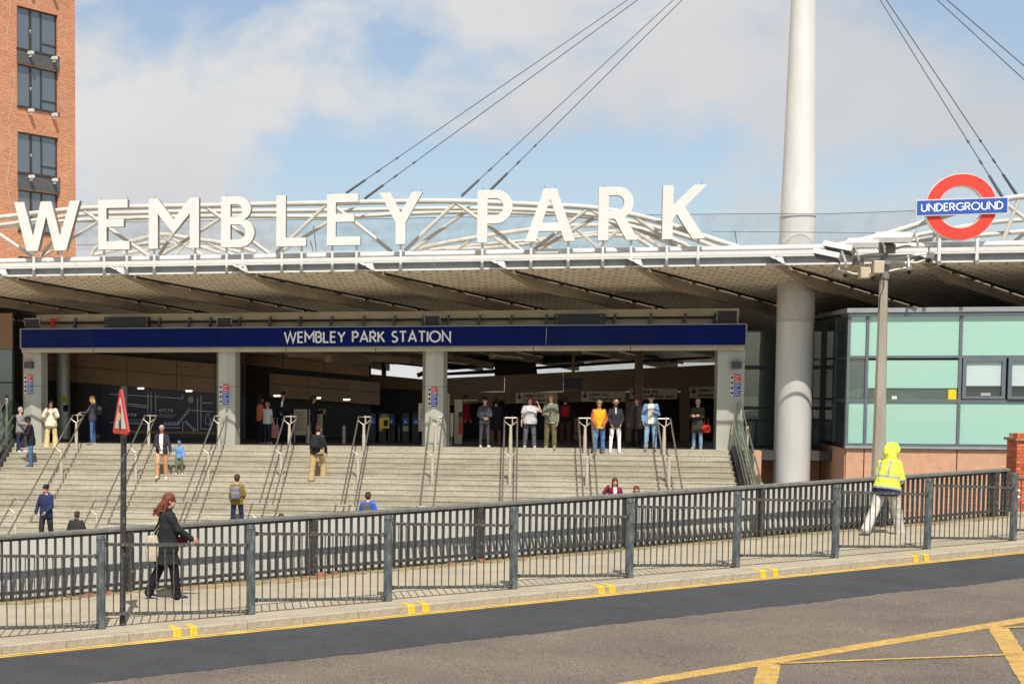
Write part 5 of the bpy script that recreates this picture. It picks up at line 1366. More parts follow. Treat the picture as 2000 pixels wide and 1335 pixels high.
STAND = dict(ll=(2, 3, 3), rl=(-1, 4, 2), la=(4, 7, 14, 14), ra=(4, 7, 14, 14))
def pose(**k): p = dict(STAND); p.update(k); return p
def skel(H, P):
    k = H / 1.75; K = {}
    L = rx_(-P.get('lean', 0))
    def up(x, y, z): return L @ V((x, y, z))
    K['pel'] = V((0, 0, 0)); K['L'] = L
    K['neck'] = up(0, -.005, .535); K['head0'] = up(0, .02, .685)
    bw = P.get('bw', 1.0)
    for sd_, s in (('l', -1), ('r', 1)):
        sh = up(s * .160 * bw, -.005, .448); fl, ab, el, tw = P[sd_ + 'a']
        fl, ab, el, tw = [math.radians(q) for q in (fl, ab, el, tw)]
        d1 = V((s * math.sin(ab), math.cos(ab) * math.sin(fl), -math.cos(ab) * math.cos(fl)))
        th = fl + el
        d2 = V((-s * math.sin(tw) * (abs(math.sin(th)) + max(0, -math.cos(th)) * .9) + s * math.sin(ab) * .5, math.cos(tw) * math.sin(th), -math.cos(th))).normalized()
        K[sd_ + 'sh'], K[sd_ + 'el'] = sh, sh + d1 * .285
        K[sd_ + 'wr'] = K[sd_ + 'el'] + d2 * .25; K[sd_ + 'ad'] = d2
        hp = V((s * .092, 0, -.02)); fl, ab, kn = [math.radians(q) for q in P[sd_ + 'l']]
        d1 = V((s * math.sin(ab), math.sin(fl), -math.cos(fl))).normalized(); d2 = V((s * math.sin(ab) * .5, math.sin(fl - kn), -math.cos(fl - kn))).normalized()
        K[sd_ + 'hp'], K[sd_ + 'kn'] = hp, hp + d1 * .43
        K[sd_ + 'an'] = K[sd_ + 'kn'] + d2 * .405
        fa = max(-.9, min(.3, (fl - kn) * .55)) if fl - kn < 0 else (fl - kn) * .3
        K[sd_ + 'fd'] = V((s * .12, math.cos(fa), math.sin(fa))).normalized()
    low = min(K[s + 'an'].z + min(0, K[s + 'fd'].z) * .14 for s in 'lr') - .085
    off = V((0, 0, -low))
    for n in K:
        if n not in ('L', 'lad', 'rad', 'lfd', 'rfd'): K[n] = (K[n] + off) * k
    K['k'] = k
    K['HR'] = rz_(-P.get('hyaw', 0)) @ rx_(-P.get('hpitch', 0) - P.get('lean', 0) * .3)
    return K
def ring(K, z, rx, ry, yo=0.0, n=18, flat=1.0):
    k, L, p = K['k'], K['L'], K['pel']; out = []
    for i in range(n):
        a = 2 * math.pi * i / n
        ca, sa = math.cos(a), math.sin(a)
        x = rx * math.copysign(abs(ca) ** .85, ca); y = ry * math.copysign(abs(sa) ** .85, sa) + yo
        q = V((x, y, z)); out.append(p + ((L @ q) if z > 0 else q) * k)
    return out
TORSO = [(-.12, .165, .118, 0), (0, .168, .118, 0), (.12, .148, .104, 0), (.25, .16, .112, .005), (.36, .166, .112, .005), (.42, .160, .100, 0), (.47, .125, .085, -.004), (.50, .09, .072, -.005), (.535, .062, .06, -.005)]
def hand(mb, K, s, curl, k):
    w, d = K[s + 'wr'], K[s + 'ad']; sg = -1 if s == 'l' else 1
    n = V((-sg, .15, 0)); n = (n - d * n.dot(d)).normalized(); a = d.cross(n).normalized()
    if a.y < 0 and abs(a.y) > .2: a = -a
    for i, (ln, of) in enumerate(((.070, .031), (.08, .0105), (.075, -.0105), (.058, -.031))):
        kn = w + (d * .088 + a * of * 1.02) * k
        mb.cap(w + d * .012 * k + a * of * .6 * k, kn, .0135 * k, .0105 * k, 8)
        c1 = math.radians(curl * .5 + i * 4); c2 = math.radians(curl * 1.1 + i * 5)
        q = kn + (d * math.cos(c1) + n * math.sin(c1)) * ln * .55 * k; mb.cap(kn, q, .0098 * k, .0088 * k, 8)
        mb.cap(q, q + (d * math.cos(c2) + n * math.sin(c2)) * ln * .45 * k, .0088 * k, .0072 * k, 8)
    t0 = w + (d * .03 + a * .026) * k; t1 = t0 + (d * .034 + a * .026 + n * .012) * k
    mb.cap(t0, t1, .0125 * k, .0105 * k, 8); mb.cap(t1, t1 + (d * .03 + a * .006 + n * .012) * k, .0102 * k, .008 * k, 8)
def person(label, H, loc, a, P, top, legs, hair, skin='l', shoes=(40, 38, 38), sole=(225, 222, 215), vox=.015, cat='person', curl=35, beard=None, group=None):
    K = skel(H, P); k = K['k']; kh = k * 1.09; lean = P.get('lean', 0)
    hc = K['head0']; R = K['HR']; bulk = P.get('bulk', 0.0)
    def hp(x, y, z): return hc + (R @ V((x, y, z))) * kh
    mb = MB()
    mb.loft([ring(K, z, r1 - .012, r2 - .012, yo) for z, r1, r2, yo in TORSO])
    mb.cap(K['neck'] - V((0, 0, .05 * kh)), hp(0, -.012, -.06), .056 * kh, .052 * kh)
    for s in 'lr':
        mb.cap(K[s + 'sh'], K[s + 'el'], .046 * k, .037 * k); mb.cap(K[s + 'el'], K[s + 'wr'], .037 * k, .0265 * k)
        mb.cap(K[s + 'hp'], K[s + 'kn'], .076 * k, .052 * k); mb.cap(K[s + 'kn'], K[s + 'an'], .05 * k, .036 * k)
        mb.ellip(K[s + 'an'] + (K[s + 'fd'] * .05 + V((0, 0, -.045))) * k, .036 * k, .10 * k, .03 * k)
    mb.ellip(hp(0, -.01, .028), .073 * kh, .092 * kh, .084 * kh, R)
    mb.ellip(hp(0, .018, -.035), .056 * kh, .068 * kh, .075 * kh, R)
    mb.ellip(hp(0, .045, -.082), .030 * kh, .032 * kh, .026 * kh, R)
    mb.ellip(hp(0, .072, .026), .052 * kh, .018 * kh, .012 * kh, R)
    mb.cap(hp(0, .080, .012), hp(0, .098, -.022), .008 * kh, .0135 * kh, 8)
    mb.ellip(hp(0, .074, -.052), .024 * kh, .014 * kh, .011 * kh, R)
    for s in (-1, 1): mb.ellip(hp(s * .074, -.006, -.005), .010 * kh, .020 * kh, .032 * kh, R)
    hb = MB()
    for s in 'lr': hand(hb, K, s, P.get('curl', curl), k)
    Ri = R.inverted()
    def face(c):
        q = Ri @ (c - hc) / kh
        if q.y > .045:
            if abs(abs(q.x) - .031) < .014 and abs(q.z - .008) < .0075: return 1
            if abs(abs(q.x) - .033) < .02 and abs(q.z - .03) < .0055: return 3
            if abs(q.x) < .024 and abs(q.z + .053) < .007: return 2
        if beard and q.y > -.005 and -.125 < q.z < -.028 and not (abs(q.x) < .02 and q.z > -.045): return 3
        return 0
    hm = hairm(hair[1]) if hair[1] else m_eye
    body = sculpt(mb, 'person', [SKIN[skin], m_eye, m_lip, hairm(beard) if beard else hm], None, min(vox, .012) if vox > .011 else vox, smooth=2, paint=face, extra=hb)
    body.location = loc; body.rotation_euler = (0, 0, math.radians(180 + a))
    tag(body, label, cat, group)
    # ---- trousers or skirt
    e = legs.get('e', .014) + (0 if legs.get('slim') else .008); fl = legs.get('flare', 0.0); mb = MB()
    mb.loft([ring(K, z, r1 + e * .7, r2 + e * .7, 0) for z, r1, r2 in ((-.13, .155, .11), (-.06, .168, .118), (.0, .166, .115), (.07, .152, .106))])
    for s in 'lr':
        sh_ = legs.get('short', 0)
        an = K[s + 'an'] - V((0, 0, .03 * k))
        mb.cap(K[s + 'hp'], K[s + 'kn'], (.083 + e) * k, (.056 + e) * k, 12)
        if not sh_: mb.cap(K[s + 'kn'], an, (.056 + e) * k, (.042 + e + fl) * k, 12)
    tr = sculpt(mb, legs.get('name', 'trousers'), [legs['m']] + legs.get('slots', []), body, vox, .020 if not legs.get('slim') else .01, smooth=2, paint=legs.get('paint'))
    # ---- shoes
    for s in 'lr':
        fd = K[s + 'fd']; f0 = K[s + 'an'] + V((0, 0, -.052)) * k
        Rm = V((0, 1, 0)).rotation_difference(fd).to_matrix(); mb = MB()
        mb.ellip(f0 + fd * .052 * k, .047 * k, .135 * k, .044 * k, Rm, 14, 8); mb.cap(f0 + V((0, 0, .0)), f0 + V((0, 0, .05 * k)), .044 * k, .042 * k)
        mb.mi = 1; mb.ellip(f0 + (fd * .052 + V((0, 0, -.024))) * k, .05 * k, .142 * k, .016 * k, Rm, 14, 6)
        o = link('shoe', mb.mesh('shoe', [cloth(*shoes, .85), cloth(*sole, .85)], smooth=True), body)
    # ---- top
    e = top.get('e', .018); hem = top.get('hem', -.13); mb = MB()
    rings = []
    if hem < -.14:
        w = top.get('wide', .0)
        n = 4
        for i in range(n): 
            u = i / n; z = hem + (-.13 - hem) * u
            rings.append(ring(K, z, .168 + e + w * (1 - u), .122 + e + w * 1.3 * (1 - u), 0))
    rings += [ring(K, z, r1 + e + bulk * (1 if z < .3 else .3), r2 + e + bulk * (1.3 if z < .3 else .4), yo + bulk * .4 * (z < .3)) for z, r1, r2, yo in TORSO if z >= max(hem, -.13) - .011 and z < .52]
    rings.append(ring(K, .515, .085 + e * .5, .068 + e * .4, -.005))
    mb.loft(rings)
    sl_ = top.get('sleeve', 'long')
    for s in 'lr':
        r = top.get('sr', .0)
        if sl_ == 'long':
            mb.cap(K[s + 'sh'], K[s + 'el'], (.052 + e * .75 + r) * k, (.043 + e * .8 + r) * k, 12); mb.cap(K[s + 'el'], K[s + 'wr'] - K[s + 'ad'] * .02, (.043 + e * .8 + r) * k, (.031 + e * .7 + r * .6) * k, 12)
        elif sl_ == 'short':
            mb.cap(K[s + 'sh'], K[s + 'sh'] + (K[s + 'el'] - K[s + 'sh']) * .62, (.056 + e) * k, (.05 + e) * k, 12)
    if top.get('hood'): mb.ellip(K['neck'] + (K['L'] @ V((0, -.075, -.01))) * k, .105 * k, .065 * k, .075 * k)
    if top.get('collar'): mb.loft([ring(K, .50, .085, .078, -.005), ring(K, .575, .075, .07, .0)])
    if top.get('hoodup'):
        mb.ellip(hp(0, -.03, .01), .128 * kh, .148 * kh, .155 * kh, R, 16, 10); mb.cap(hp(0, -.045, -.07), K['neck'], .11 * kh, .12 * kh)
    def tpaint(c):
        f = top.get('paint')
        if not f: return 0
        q = K['L'].inverted() @ (c - K['pel']) / k
        arm = min((segd(c, K[s + x], K[s + y])[0] / k, s, x, segd(c, K[s + x], K[s + y])[1]) for s in 'lr' for x, y in (('sh', 'el'), ('el', 'wr')))
        isarm = arm[0] < .085 and (abs(q.x) > .17 or arm[2] == 'el' or q.y > .14)
        return f(q, isarm, arm)
    sculpt(mb, top.get('name', 'jacket'), [top['m']] + top.get('slots', []), body, min(vox, .014) if top.get('paint') else vox, top.get('fold', .030), smooth=2, paint=tpaint)
    # ---- hair, cap
    st_ = hair[0]; mb = MB()
    if st_ in ('short', 'crop', 'long', 'bun', 'curly', 'wind', 'cap', 'bob'):
        q = .004 if st_ == 'crop' else (.012 if st_ != 'curly' else .022)
        yb = -.028 if st_ == 'curly' else 0
        if st_ != 'cap':
            mb.ellip(hp(0, -.012 + yb, .045), (.073 + q) * kh, (.090 + q) * kh, (.072 + q) * kh, R)
        mb.ellip(hp(0, -.040, .005), (.071 + q) * kh, (.066 + q) * kh, (.080 + q) * kh, R)
        if st_ in ('long', 'bob', 'curly'):
            dz = {'long': -.24, 'bob': -.10, 'curly': -.14}[st_]
            for s in (-1, 1):
                mb.cap(hp(s * .062, -.012, .03), hp(s * .075, -.02, dz), .028 * kh, .030 * kh); mb.cap(hp(s * .035, -.07, .0), hp(s * .05, -.075, dz - .02), .045 * kh, .04 * kh)
        if st_ == 'bun': mb.ellip(hp(0, -.12, .06), .04 * kh, .04 * kh, .04 * kh)
        if st_ == 'wind':
            for x0, x1, y1, z1, r in ((-.05, -.06, -.17, -.17, .04), (.05, .04, -.19, -.2, .042), (0, 0, -.23, -.19, .04), (.06, .075, -.10, -.19, .032), (-.06, -.07, -.08, -.18, .03), (.03, .02, -.25, -.15, .025)):
                mb.cap(hp(x0, -.05, .02), hp((x0 + x1) / 2, y1 * .6, -.06), .045 * kh, r * kh); mb.cap(hp((x0 + x1) / 2, y1 * .6, -.06), hp(x1, y1, z1), r * kh, r * .55 * kh)
        sculpt(mb, 'hair', [hm], body, .012 if vox > .012 else .008, .02 if st_ not in ('curly', 'wind') else .035, TEXH, smooth=1)
    if st_ == 'cap':
        mb = MB(); mb.ellip(hp(0, -.012, .062), .083 * kh, .10 * kh, .066 * kh, R); mb.obox(hp(0, .115, .052), R @ V((.066 * kh, 0, 0)), R @ V((0, .05 * kh, -.012 * kh)), R @ V((0, .002 * kh, .006 * kh)))
        sculpt(mb, 'cap', [cloth(*hair[2])], body, .010, smooth=1)
    return body, K
def place(o, body): o.location = body.location; o.rotation_euler = body.rotation_euler; return o
def rucksack(body, K, col, label, col2=(60, 60, 62)):
    k, L = K['k'], K['L']; c = lambda x, y, z: K['pel'] + (L @ V((x, y, z))) * k
    mb = MB(); mb.loft([[c(sx * w, y, z) for sx, z in ((-1, z0), (1, z0), (1, z1), (-1, z1))] for y, w, z0, z1 in ((-.12, .14, .06, .45), (-.2, .155, .04, .46), (-.27, .13, .07, .40))])
    mb.loft([[c(sx * w, y, z) for sx, z in ((-1, .09), (1, .09), (1, .26), (-1, .26))] for y, w in ((-.25, .12), (-.31, .105))])
    o = sculpt(mb, 'rucksack', [cloth(*col, .85, .25, 14)], None, .014, .012); tag(place(o, body), label, 'rucksack')
    for s in (-1, 1):
        m = MB(); m.sweep([c(s * .1, -.15, .45), c(s * .105, -.02, .5), c(s * .12, .11, .42), c(s * .14, .11, .25), c(s * .165, -.03, .14), c(s * .13, -.16, .12)], .015 * k, 6); link('strap', m.mesh('strap', cloth(*col2)), o)
    return o
def handbag(body, at, size, col, label, strap=None, name='handbag'):
    mb = MB(); w, d, h = size; at = V(at)
    mb.loft([[at + V((sx * w * q, sy * d * q, z)) for sx, sy in ((-1, -1), (1, -1), (1, 1), (-1, 1))] for z, q in ((-h, .95), (-h * .2, 1.05), (h * .6, .9), (h, .7))])
    o = sculpt(mb, name, [cloth(*col, .85, .15)], None, .012, .01); tag(place(o, body), label, 'bag')
    if strap: m = MB(); m.sweep([V(p) for p in strap], .008, 5); link('strap', m.mesh('strap', cloth(*[int(x * .8) for x in col])), o)
    return o
def phone(body, K, s, label):
    p = K[s + 'wr'] + K[s + 'ad'] * .11 + V((0, 0, .02)); m = MB(); m.obox(p, (.036, 0, 0), (0, .012, .07), (0, .004, -.001)); o = link('mobile_phone', m.mesh('mobile_phone', m_blk)); return tag(place(o, body), label, 'phone')
def F(px, py):
    def put(p, y, z): return V((p.x * y / p.y, y, z))
    p = at_z(px, py, 0)
    if p.y >= YE - .1: return put(p, max(YE + .12, min(p.y, 53.5)), 0)
    for y0, y1, z in treads:
        p = at_z(px, py, z)
        if p.y >= y0: return put(p, max(y0 + .13, min(p.y, y1 - .05)), z)
    return p
def T(px, pt, H):
    best = None
    for y0, y1, z in [(YE - 0, YE + 1.2, 0)] + treads:
        y = (y0 + y1) / 2; q = proj((xat(px, pt, y), y, z + H)); e_ = abs(q[1] - pt)
        if best is None or e_ < best[0]: best = (e_, V((xat(px, pt, y), y, z)))
    return best[1]
def I(px, Y): return V((xat(px, 860, Y), Y, 0))
c_blk, c_jean, c_lj = cloth(34, 34, 38), cloth(86, 112, 146, .85, .25, 5), cloth(142, 170, 196, .85, .28, 6)
def J(m, **k): d = dict(m=m); d.update(k); return d
def front(slot, w, z0=-.2, z1=.6, e=None):                    # open jacket: a strip of shirt down the front
    return lambda q, arm, A: slot if (not arm and q.y > .05 and abs(q.x - .0) < w and z0 < q.z < z1) else 0
# -- left end of the stairs
person('person in a patterned grey jacket at the left stair edge, facing a companion', 1.58, F(40, 882), 70, pose(la=(20, 8, 40, 30), ra=(25, 5, 60, 25), hpitch=5), J(cloth(150, 146, 144, .85, .45, 26), hem=-.2, e=.03), J(cloth(52, 56, 82)), ('crop', 'grey'), shoes=(216, 210, 200))
person('person in a black jacket and blue jeans looking down beside the left glass balustrade', 1.76, F(61, 903), -62, pose(la=(22, 8, 75, 35), ra=(25, 8, 72, 35), hpitch=32, lean=8, ll=(6, 5, 6), rl=(-2, 5, 0)), J(c_blk, hem=-.2, e=.03), J(cloth(70, 108, 150, .9, .25, 6)), ('crop', 'black'), 'd', shoes=(48, 48, 56))
b, K = person('person in a cream jacket and wide cream trousers holding up a phone', 1.64, F(100, 866), 12, pose(la=(45, 18, 105, 32), ra=(45, 18, 105, 32), ll=(2, 7, 0), rl=(2, 7, 0), bulk=.03), J(cloth(232, 222, 196, .9), e=.045, hem=-.18, sr=.02), J(cloth(226, 196, 146, .9), e=.03, flare=.05), ('curly', 'black'), 'm', shoes=(220, 200, 160))
phone(b, K, 'r', 'phone held up by the person in cream')
b, K = person('person in a dark grey hooded jacket and blue jeans leaning on a stair rail', 1.66, F(181, 866), -88, pose(la=(35, 6, 45, 15), ra=(35, 6, 45, 15), hpitch=8), J(cloth(66, 66, 72), hem=-.14, hood=1, e=.028), J(cloth(80, 106, 146, .9, .25, 6), e=.008, slim=1), ('bob', 'blond'))
handbag(b, (.02, -.24, 1.16 ), (.07, .09, .14), (56, 58, 62), 'grey bag on the back of the person leaning on the stair rail', [(-.1, -.2, 1.3), (0, -.1, 1.45), (.05, .1, 1.3)])
person('person in a dark top and blue jeans standing behind the left glass balustrade', 1.7, V((xat(14, 860, 52.6), 52.6, 0)), 60, pose(la=(20, 8, 50, 20)), J(c_blk), J(cloth(58, 92, 150, .9, .25, 6)), ('short', 'brown'), 'm')
# -- father and child
white = cloth(236, 232, 228)
b, K = person('person in a black puffer jacket and tan trousers leading a child downstairs', 1.80, F(316, 930), 4, pose(rl=(24, 3, 26), ll=(-4, 3, 6), ra=(10, 8, 55, 40), la=(10, 20, 12, 0), hpitch=22), J(cloth(54, 54, 62, .85, .3, 14), e=.032, hem=-.14, fold=.035, slots=[white], paint=front(1, .055)), J(cloth(204, 152, 112, .9), e=.02), ('crop', 'grey'), 'm', shoes=(236, 228, 214))
person('small child in a blue hoodie, blue cap and green trousers reaching for a hand', 1.12, F(350, 923), 6, pose(ra=(8, 62, 10, 0), la=(6, 18, 25, 20), rl=(12, 5, 14), ll=(-3, 5, 5)), J(cloth(112, 150, 196, .9), e=.03, hood=1), J(cloth(104, 116, 84), e=.03), ('cap', 'brown', (96, 142, 190)), shoes=(232, 226, 216), cat='child')
# -- climbing figures
b, K = person('person in a black leather jacket and khaki trousers climbing the stairs', 1.84, F(619, 938), 168, pose(rl=(36, 4, 46), ll=(-8, 4, 4), la=(-8, 8, 20, 10), ra=(12, 10, 22, 10), lean=10), J(cloth(44, 46, 50, .85, .3, 12, None, .4), e=.03, fold=.035), J(cloth(184, 160, 112, .9), e=.035, flare=.02), ('crop', 'brown'))
rucksack(b, K, (38, 38, 42), 'black rucksack on the person climbing in khaki trousers')
b, K = person('person in an ochre jumper and navy trousers seen from behind on the stairs', 1.76, T(463, 921, 1.78), 176, pose(rl=(14, 4, 22), ll=(-4, 4, 3), ra=(10, 14, 55, 30), la=(4, 10, 20, 15)), J(cloth(134, 116, 48, .9), e=.025), J(cloth(44, 50, 74), e=.012), ('short', 'brown'))
rucksack(b, K, (122, 122, 128), 'grey rucksack on the person in the ochre jumper', (90, 90, 94))
person('person in a navy hoodie and black trousers walking down the lower stairs', 1.80, T(90, 941, 1.82), -8, pose(ra=(-6, 26, 26, 20), la=(12, 10, 40, 40), rl=(12, 3, 14), ll=(-6, 3, 8), hpitch=18), J(cloth(42, 52, 86), e=.035, hood=1, hem=-.17, fold=.034), J(cloth(48, 48, 52), e=.025), ('short', 'black'), 'l')
person('person in a black jacket seen from behind, shoulders just above the railing', 1.75, T(146, 995, 1.77), 172, pose(la=(10, 22, 40, 30), ra=(10, 22, 40, 30), lean=14), J(cloth(48, 50, 52), e=.05, collar=1, fold=.04), J(c_blk), ('crop', 'brown'), 'm')
b, K = person('person in a bright blue jacket seen from behind above the railing', 1.74, T(718, 962, 1.76), 178, pose(la=(8, 18, 30, 20), ra=(8, 18, 30, 20), lean=8), J(cloth(38, 96, 206, .9), e=.03, fold=.03), J(c_blk), ('short', 'brown'))
rucksack(b, K, (92, 86, 82), 'grey rucksack on the person in the blue jacket')
person('person in a burgundy jacket raising a hand to the brow above the railing', 1.64, T(1201, 933, 1.66), 4, pose(ra=(66, 40, 108, 62), la=(8, 14, 30, 20), curl=10), J(cloth(118, 30, 56, .9), e=.03, slots=[white], paint=front(1, .045), fold=.03), J(c_blk), ('long', 'brown'))
person('person whose head just shows above the railing beside the one in burgundy', 1.6, T(1243, 953, 1.62), 0, pose(), J(cloth(70, 60, 66)), J(c_blk), ('long', 'auburn'))
person('person whose dark head barely shows above the railing below a stair handrail', 1.6, T(549, 1003, 1.62), 180, pose(), J(c_blk), J(c_blk), ('short', 'brown'))
# -- hall, left half
person('person in an orange top inside the hall, just right of the second pillar', 1.66, I(508, 53.6), 120, pose(la=(20, 8, 50, 30)), J(cloth(196, 112, 78, .9)), J(c_blk), ('long', 'black'), 'm')
b, K = person('person in a white T-shirt inside the hall beside a pink case', 1.45, I(522, 53.3), 150, pose(ra=(4, 12, 14, 5), la=(25, 10, 50, 30)), J(cloth(206, 206, 202), sleeve='short', e=.03), J(cloth(46, 48, 58)), ('short', 'sandy'), shoes=(190, 190, 190))
mb = MB(); q = I(538, 53.35); mb.loft([[q + V((sx * .13 * w, sy * .09 * w, z)) for sx, sy in ((-1, -1), (1, -1), (1, 1), (-1, 1))] for z, w in ((.18, .9), (.25, 1.05), (.58, 1.0), (.66, .8))])
o = sculpt(mb, 'suitcase', [cloth(168, 112, 116)], None, .016, .008); tag(o, 'dusty pink case standing beside the person in the white T-shirt', 'suitcase')
m = MB(); m.sweep([q + V((-.06, 0, .62)), q + V((-.06, 0, .9)), q + V((.06, 0, .9)), q + V((.06, 0, .62))], .012, 5); link('handle', m.mesh('handle', m_steel), o)
person('person in a black suit with a white collar standing inside the hall', 1.80, I(553, 53.8), -12, pose(ra=(10, 8, 60, 45), la=(10, 8, 30, 30)), J(c_blk, hem=-.16, slots=[white], paint=front(1, .03, .3), e=.025), J(c_blk), ('short', 'black'), 'm')
person('person all in black standing before the right information board', 1.68, I(612, 54.0), 95, pose(la=(30, 8, 70, 30), ra=(25, 8, 60, 30)), J(c_blk, hem=-.2), J(c_blk), ('short', 'black'), 'm')
person('person in a red top standing behind the beige poster stand', 1.66, I(908, 55.4), 60, pose(), J(cloth(170, 26, 34)), J(c_blk), ('short', 'brown'), 'm')
# -- along the top step
person('person in a dark grey patterned jumper and grey trousers at the stair top', 1.66, F(946, 873), 14, pose(ra=(8, 14, 62, 50), la=(8, 10, 62, 50), hyaw=30, hpitch=6), J(cloth(74, 76, 82, .85, .55, 18), e=.022), J(cloth(74, 76, 80), e=.008, slim=1), ('short', 'black'), shoes=(230, 226, 216))
person('person in a long dark coat and brown trousers with back turned, inside the hall', 1.6, I(968, 53.2), 170, pose(), J(cloth(30, 28, 32), hem=-.34, e=.04, wide=.03), J(cloth(128, 84, 60), e=0), ('short', 'black'), 'm')
person('person in a pale grey polo shirt and grey trousers with one hand raised', 1.68, F(1034, 874), 6, pose(la=(48, 40, 128, 48), ra=(2, 16, 8, 5), bulk=.045, bw=1.08, ll=(2, 6, 2), rl=(0, 6, 2)), J(cloth(192, 190, 188, .9, .1), sleeve='short', e=.03, hem=-.14), J(cloth(98, 98, 102), e=.022), ('long', 'auburn'), shoes=(226, 204, 190))
b, K = person('person in a sage green sweatshirt and camouflage trousers looking at a phone', 1.74, F(1075, 875), -6, pose(ra=(12, 12, 75, 45), la=(4, 10, 14, 10), hpitch=26), J(cloth(118, 122, 104, .9), e=.035, hood=0, fold=.026, slots=[white], paint=lambda q, arm, A: 1 if (not arm and q.z < -.085 and q.y > .06 and q.x < .05) else 0), J(cloth(150, 138, 98, .85, .42, 10, (92, 80, 56), .85, .46, .54), e=.028), ('short', 'sandy'), shoes=(170, 156, 130))
phone(b, K, 'r', 'dark phone in the hand of the person in camouflage trousers')
b, K = person('person in dark clothes with back turned inside the hall, wearing a red rucksack', 1.66, I(1103, 54.6), 178, pose(), J(c_blk), J(cloth(84, 56, 46)), ('short', 'brown'), 'm')
rucksack(b, K, (170, 22, 34), 'red rucksack on a person in dark clothes in the hall')
org_, ylw = cloth(176, 96, 54, .9), cloth(244, 176, 34, .9, .12, 18)
person('person in a quilted yellow gilet with brown sleeves and jeans starting down the stairs', 1.74, F(1169, 886), 4, pose(ra=(10, 12, 34, 40), la=(10, 12, 34, 40), rl=(20, 4, 24), ll=(0, 4, 2), hpitch=22), J(ylw, e=.032, fold=.03, slots=[org_], paint=lambda q, arm, A: 1 if arm or q.z > .49 else 0), J(cloth(92, 122, 160, .9, .28, 6), e=.016), ('short', 'sandy'), shoes=(158, 96, 56))
person('person in a black quarter-zip top and tight white trousers at the stair top', 1.78, F(1201, 878), 2, pose(ra=(6, 12, 40, 30), la=(6, 12, 40, 30), ll=(2, 4, 2), rl=(6, 5, 8)), J(cloth(52, 52, 54), e=.016, slots=[cloth(200, 206, 210)], paint=front(1, .018, .34)), J(cloth(250, 246, 246, .95, .03), e=.006, slim=1), ('none', 'red'), beard='red', shoes=(206, 196, 186))
person('person in a long grey coat standing behind the one in denim', 1.66, I(1243, 53.0), -30, pose(ra=(4, 12, 10, 5)), J(cloth(108, 98, 92), hem=-.3, e=.03, wide=.02, slots=[cloth(66, 56, 60)], paint=front(1, .06, -.4)), J(c_blk), ('bob', 'auburn'))
person('person in a black cap, denim jacket, cream shirt and faded jeans', 1.76, F(1270, 877), -4, pose(la=(18, 14, 92, 40), ra=(6, 16, 22, 20), ll=(2, 4, 3), rl=(5, 4, 4), bulk=.02, hpitch=10), J(cloth(116, 148, 180, .9, .2, 8), e=.034, slots=[cloth(238, 228, 208)], paint=front(1, .085, -.3)), J(c_lj, e=.018), ('cap', 'grey', (42, 42, 46)), beard='grey', shoes=(140, 92, 60))
b, K = person('person in a long olive coat and pale jeans near the wide right pillar', 1.62, I(1362, 52.3), -22, pose(ra=(20, 8, 80, 50), la=(20, 8, 80, 50), hpitch=22), J(cloth(66, 64, 50), hem=-.36, e=.035, wide=.02, slots=[cloth(34, 62, 150)], paint=front(1, .05, -.02, .12)), J(c_lj, e=.012), ('crop', 'grey'), shoes=(150, 150, 150))
handbag(b, (.05 - .33, .02, .66), (.12, .07, .12), (196, 52, 34), 'orange red handbag beside the person in the olive coat', [(-.20, .02, .76), (-.24, .0, 1.0), (-.32, .0, 1.0), (-.36, .02, .76)])
# -- on the pavement
b, K = person('person in a black coat, glasses and trainers walking along the pavement with two bags', 1.66, RD(1.93, -1.98), 112, pose(ra=(34, 10, 22, 8), la=(-24, 8, 18, 5), rl=(14, 2, 8), ll=(-15, 2, 10), lean=2, bulk=.025), J(cloth(40, 42, 42, .85, .1), hem=-.34, e=.035, wide=.05, collar=1, fold=.026), J(cloth(30, 28, 32), e=.022, flare=.006), ('wind', 'auburn'), shoes=(60, 58, 84), sole=(238, 214, 226), vox=.009)
hc, R, k = K['head0'], K['HR'], K['k']
m = MB()
for s in (-1, 1):
    m.sweep([hc + R @ V((s * .033 + .023 * math.cos(i), .098 + .0 * i, .008 + .019 * math.sin(i))) * k for i in [j * math.pi / 5 for j in range(11)]], .003, 5); m.tube(hc + R @ V((s * .056, .094, .012)) * k, hc + R @ V((s * .078, .0, .008)) * k, .003, n=5)
m.tube(hc + R @ V((-.01, .1, .012)) * k, hc + R @ V((.01, .1, .012)) * k, .003, n=5)
o = link('glasses', m.mesh('glasses', m_blk)); tag(place(o, b), 'dark rimmed glasses worn by the person in the black coat', 'glasses')
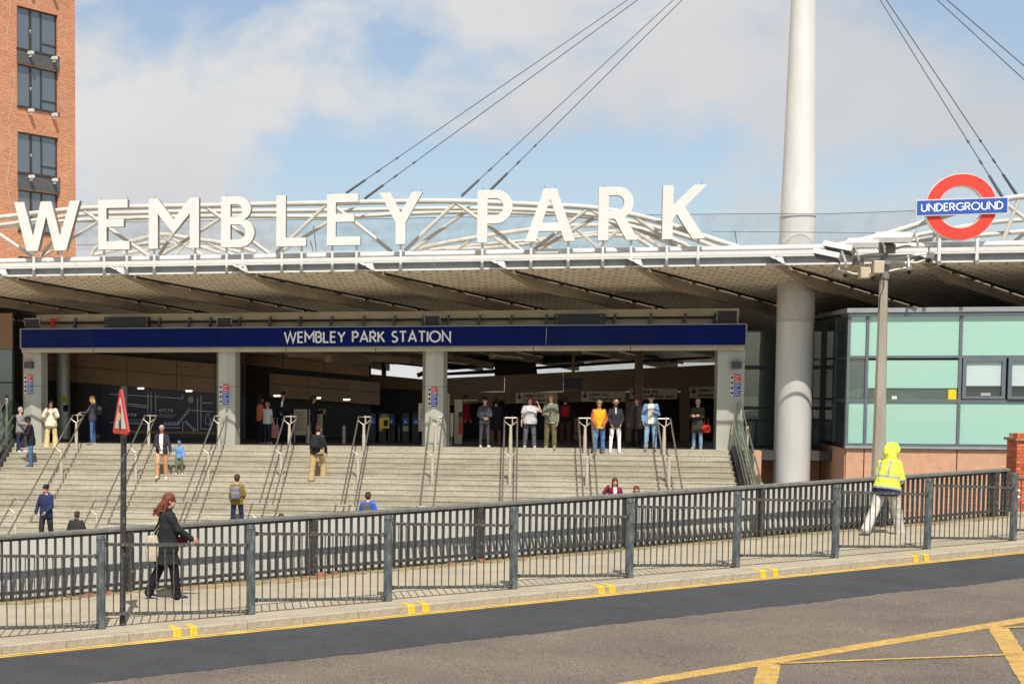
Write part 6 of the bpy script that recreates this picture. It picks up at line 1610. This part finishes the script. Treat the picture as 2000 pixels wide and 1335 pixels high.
handbag(b, (.05, -.235, .80), (.05, .10, .20), (196, 182, 156), 'beige cloth tote hanging behind the person in the black coat', [(.05, -.18, .98), (.08, -.1, 1.2), (.05, -.26, .98)], 'tote_bag')
handbag(b, (.10, .22, .90), (.04, .09, .08), (112, 34, 48), 'small burgundy bag at the front of the person in the black coat', [(.10, .16, .97), (.12, .02, 1.28), (.10, .26, .97)])
hv, gryr, nvy = cloth(220, 232, 84, .95, .12, 7), cloth(170, 174, 176), cloth(46, 52, 86)
def hvp(q, arm, A):
    if arm:
        if A[2] == 'el' and A[3] > .35: return 2
        if A[2] == 'el' and A[3] < .12: return 1
        return 0
    if q.z < -.035: return 2
    if -.035 <= q.z < .0 or .165 < q.z < .205: return 1
    if q.z > .205 and q.z < .5 and abs(abs(q.x) - .095) < .02: return 1
    return 0
person('person in a hooded yellow high-visibility jacket and pale grey trousers walking away', 1.85, RD(17.75, -1.98), 136, pose(ra=(14, 8, 50, 40), la=(8, 8, 40, 20), rl=(24, 3, 12), ll=(-22, 4, 14), lean=12, hpitch=30, bulk=.03), J(hv, e=.042, hem=-.15, hoodup=1, slots=[gryr, nvy], paint=hvp, fold=.04), J(cloth(206, 200, 188, .9), e=.032, flare=.01), ('none', 'brown'), shoes=(188, 180, 166), vox=.010)
# ---- bake the sculpted meshes
bpy.context.view_layer.update()
dg = bpy.context.evaluated_depsgraph_get()
done = []
for o, mats, paint, extra in QUEUE:
    me = bpy.data.meshes.new_from_object(o.evaluated_get(dg)); done.append((o, me, mats, paint, extra))
for o, me, mats, paint, extra in done:
    o.modifiers.clear()
    me.materials.clear()
    for m_ in mats: me.materials.append(m_)
    if paint and len(mats) > 1:
        me.polygons.foreach_set('material_index', [min(len(mats) - 1, paint(p.center)) for p in me.polygons])
    if extra is not None:
        h_ = extra.mesh('h', mats[0]); bm = bmesh.new(); bm.from_mesh(me); bm.from_mesh(h_); bm.to_mesh(me); bm.free()
    me.polygons.foreach_set('use_smooth', [True] * len(me.polygons))
    me.name = o.name; o.data = me
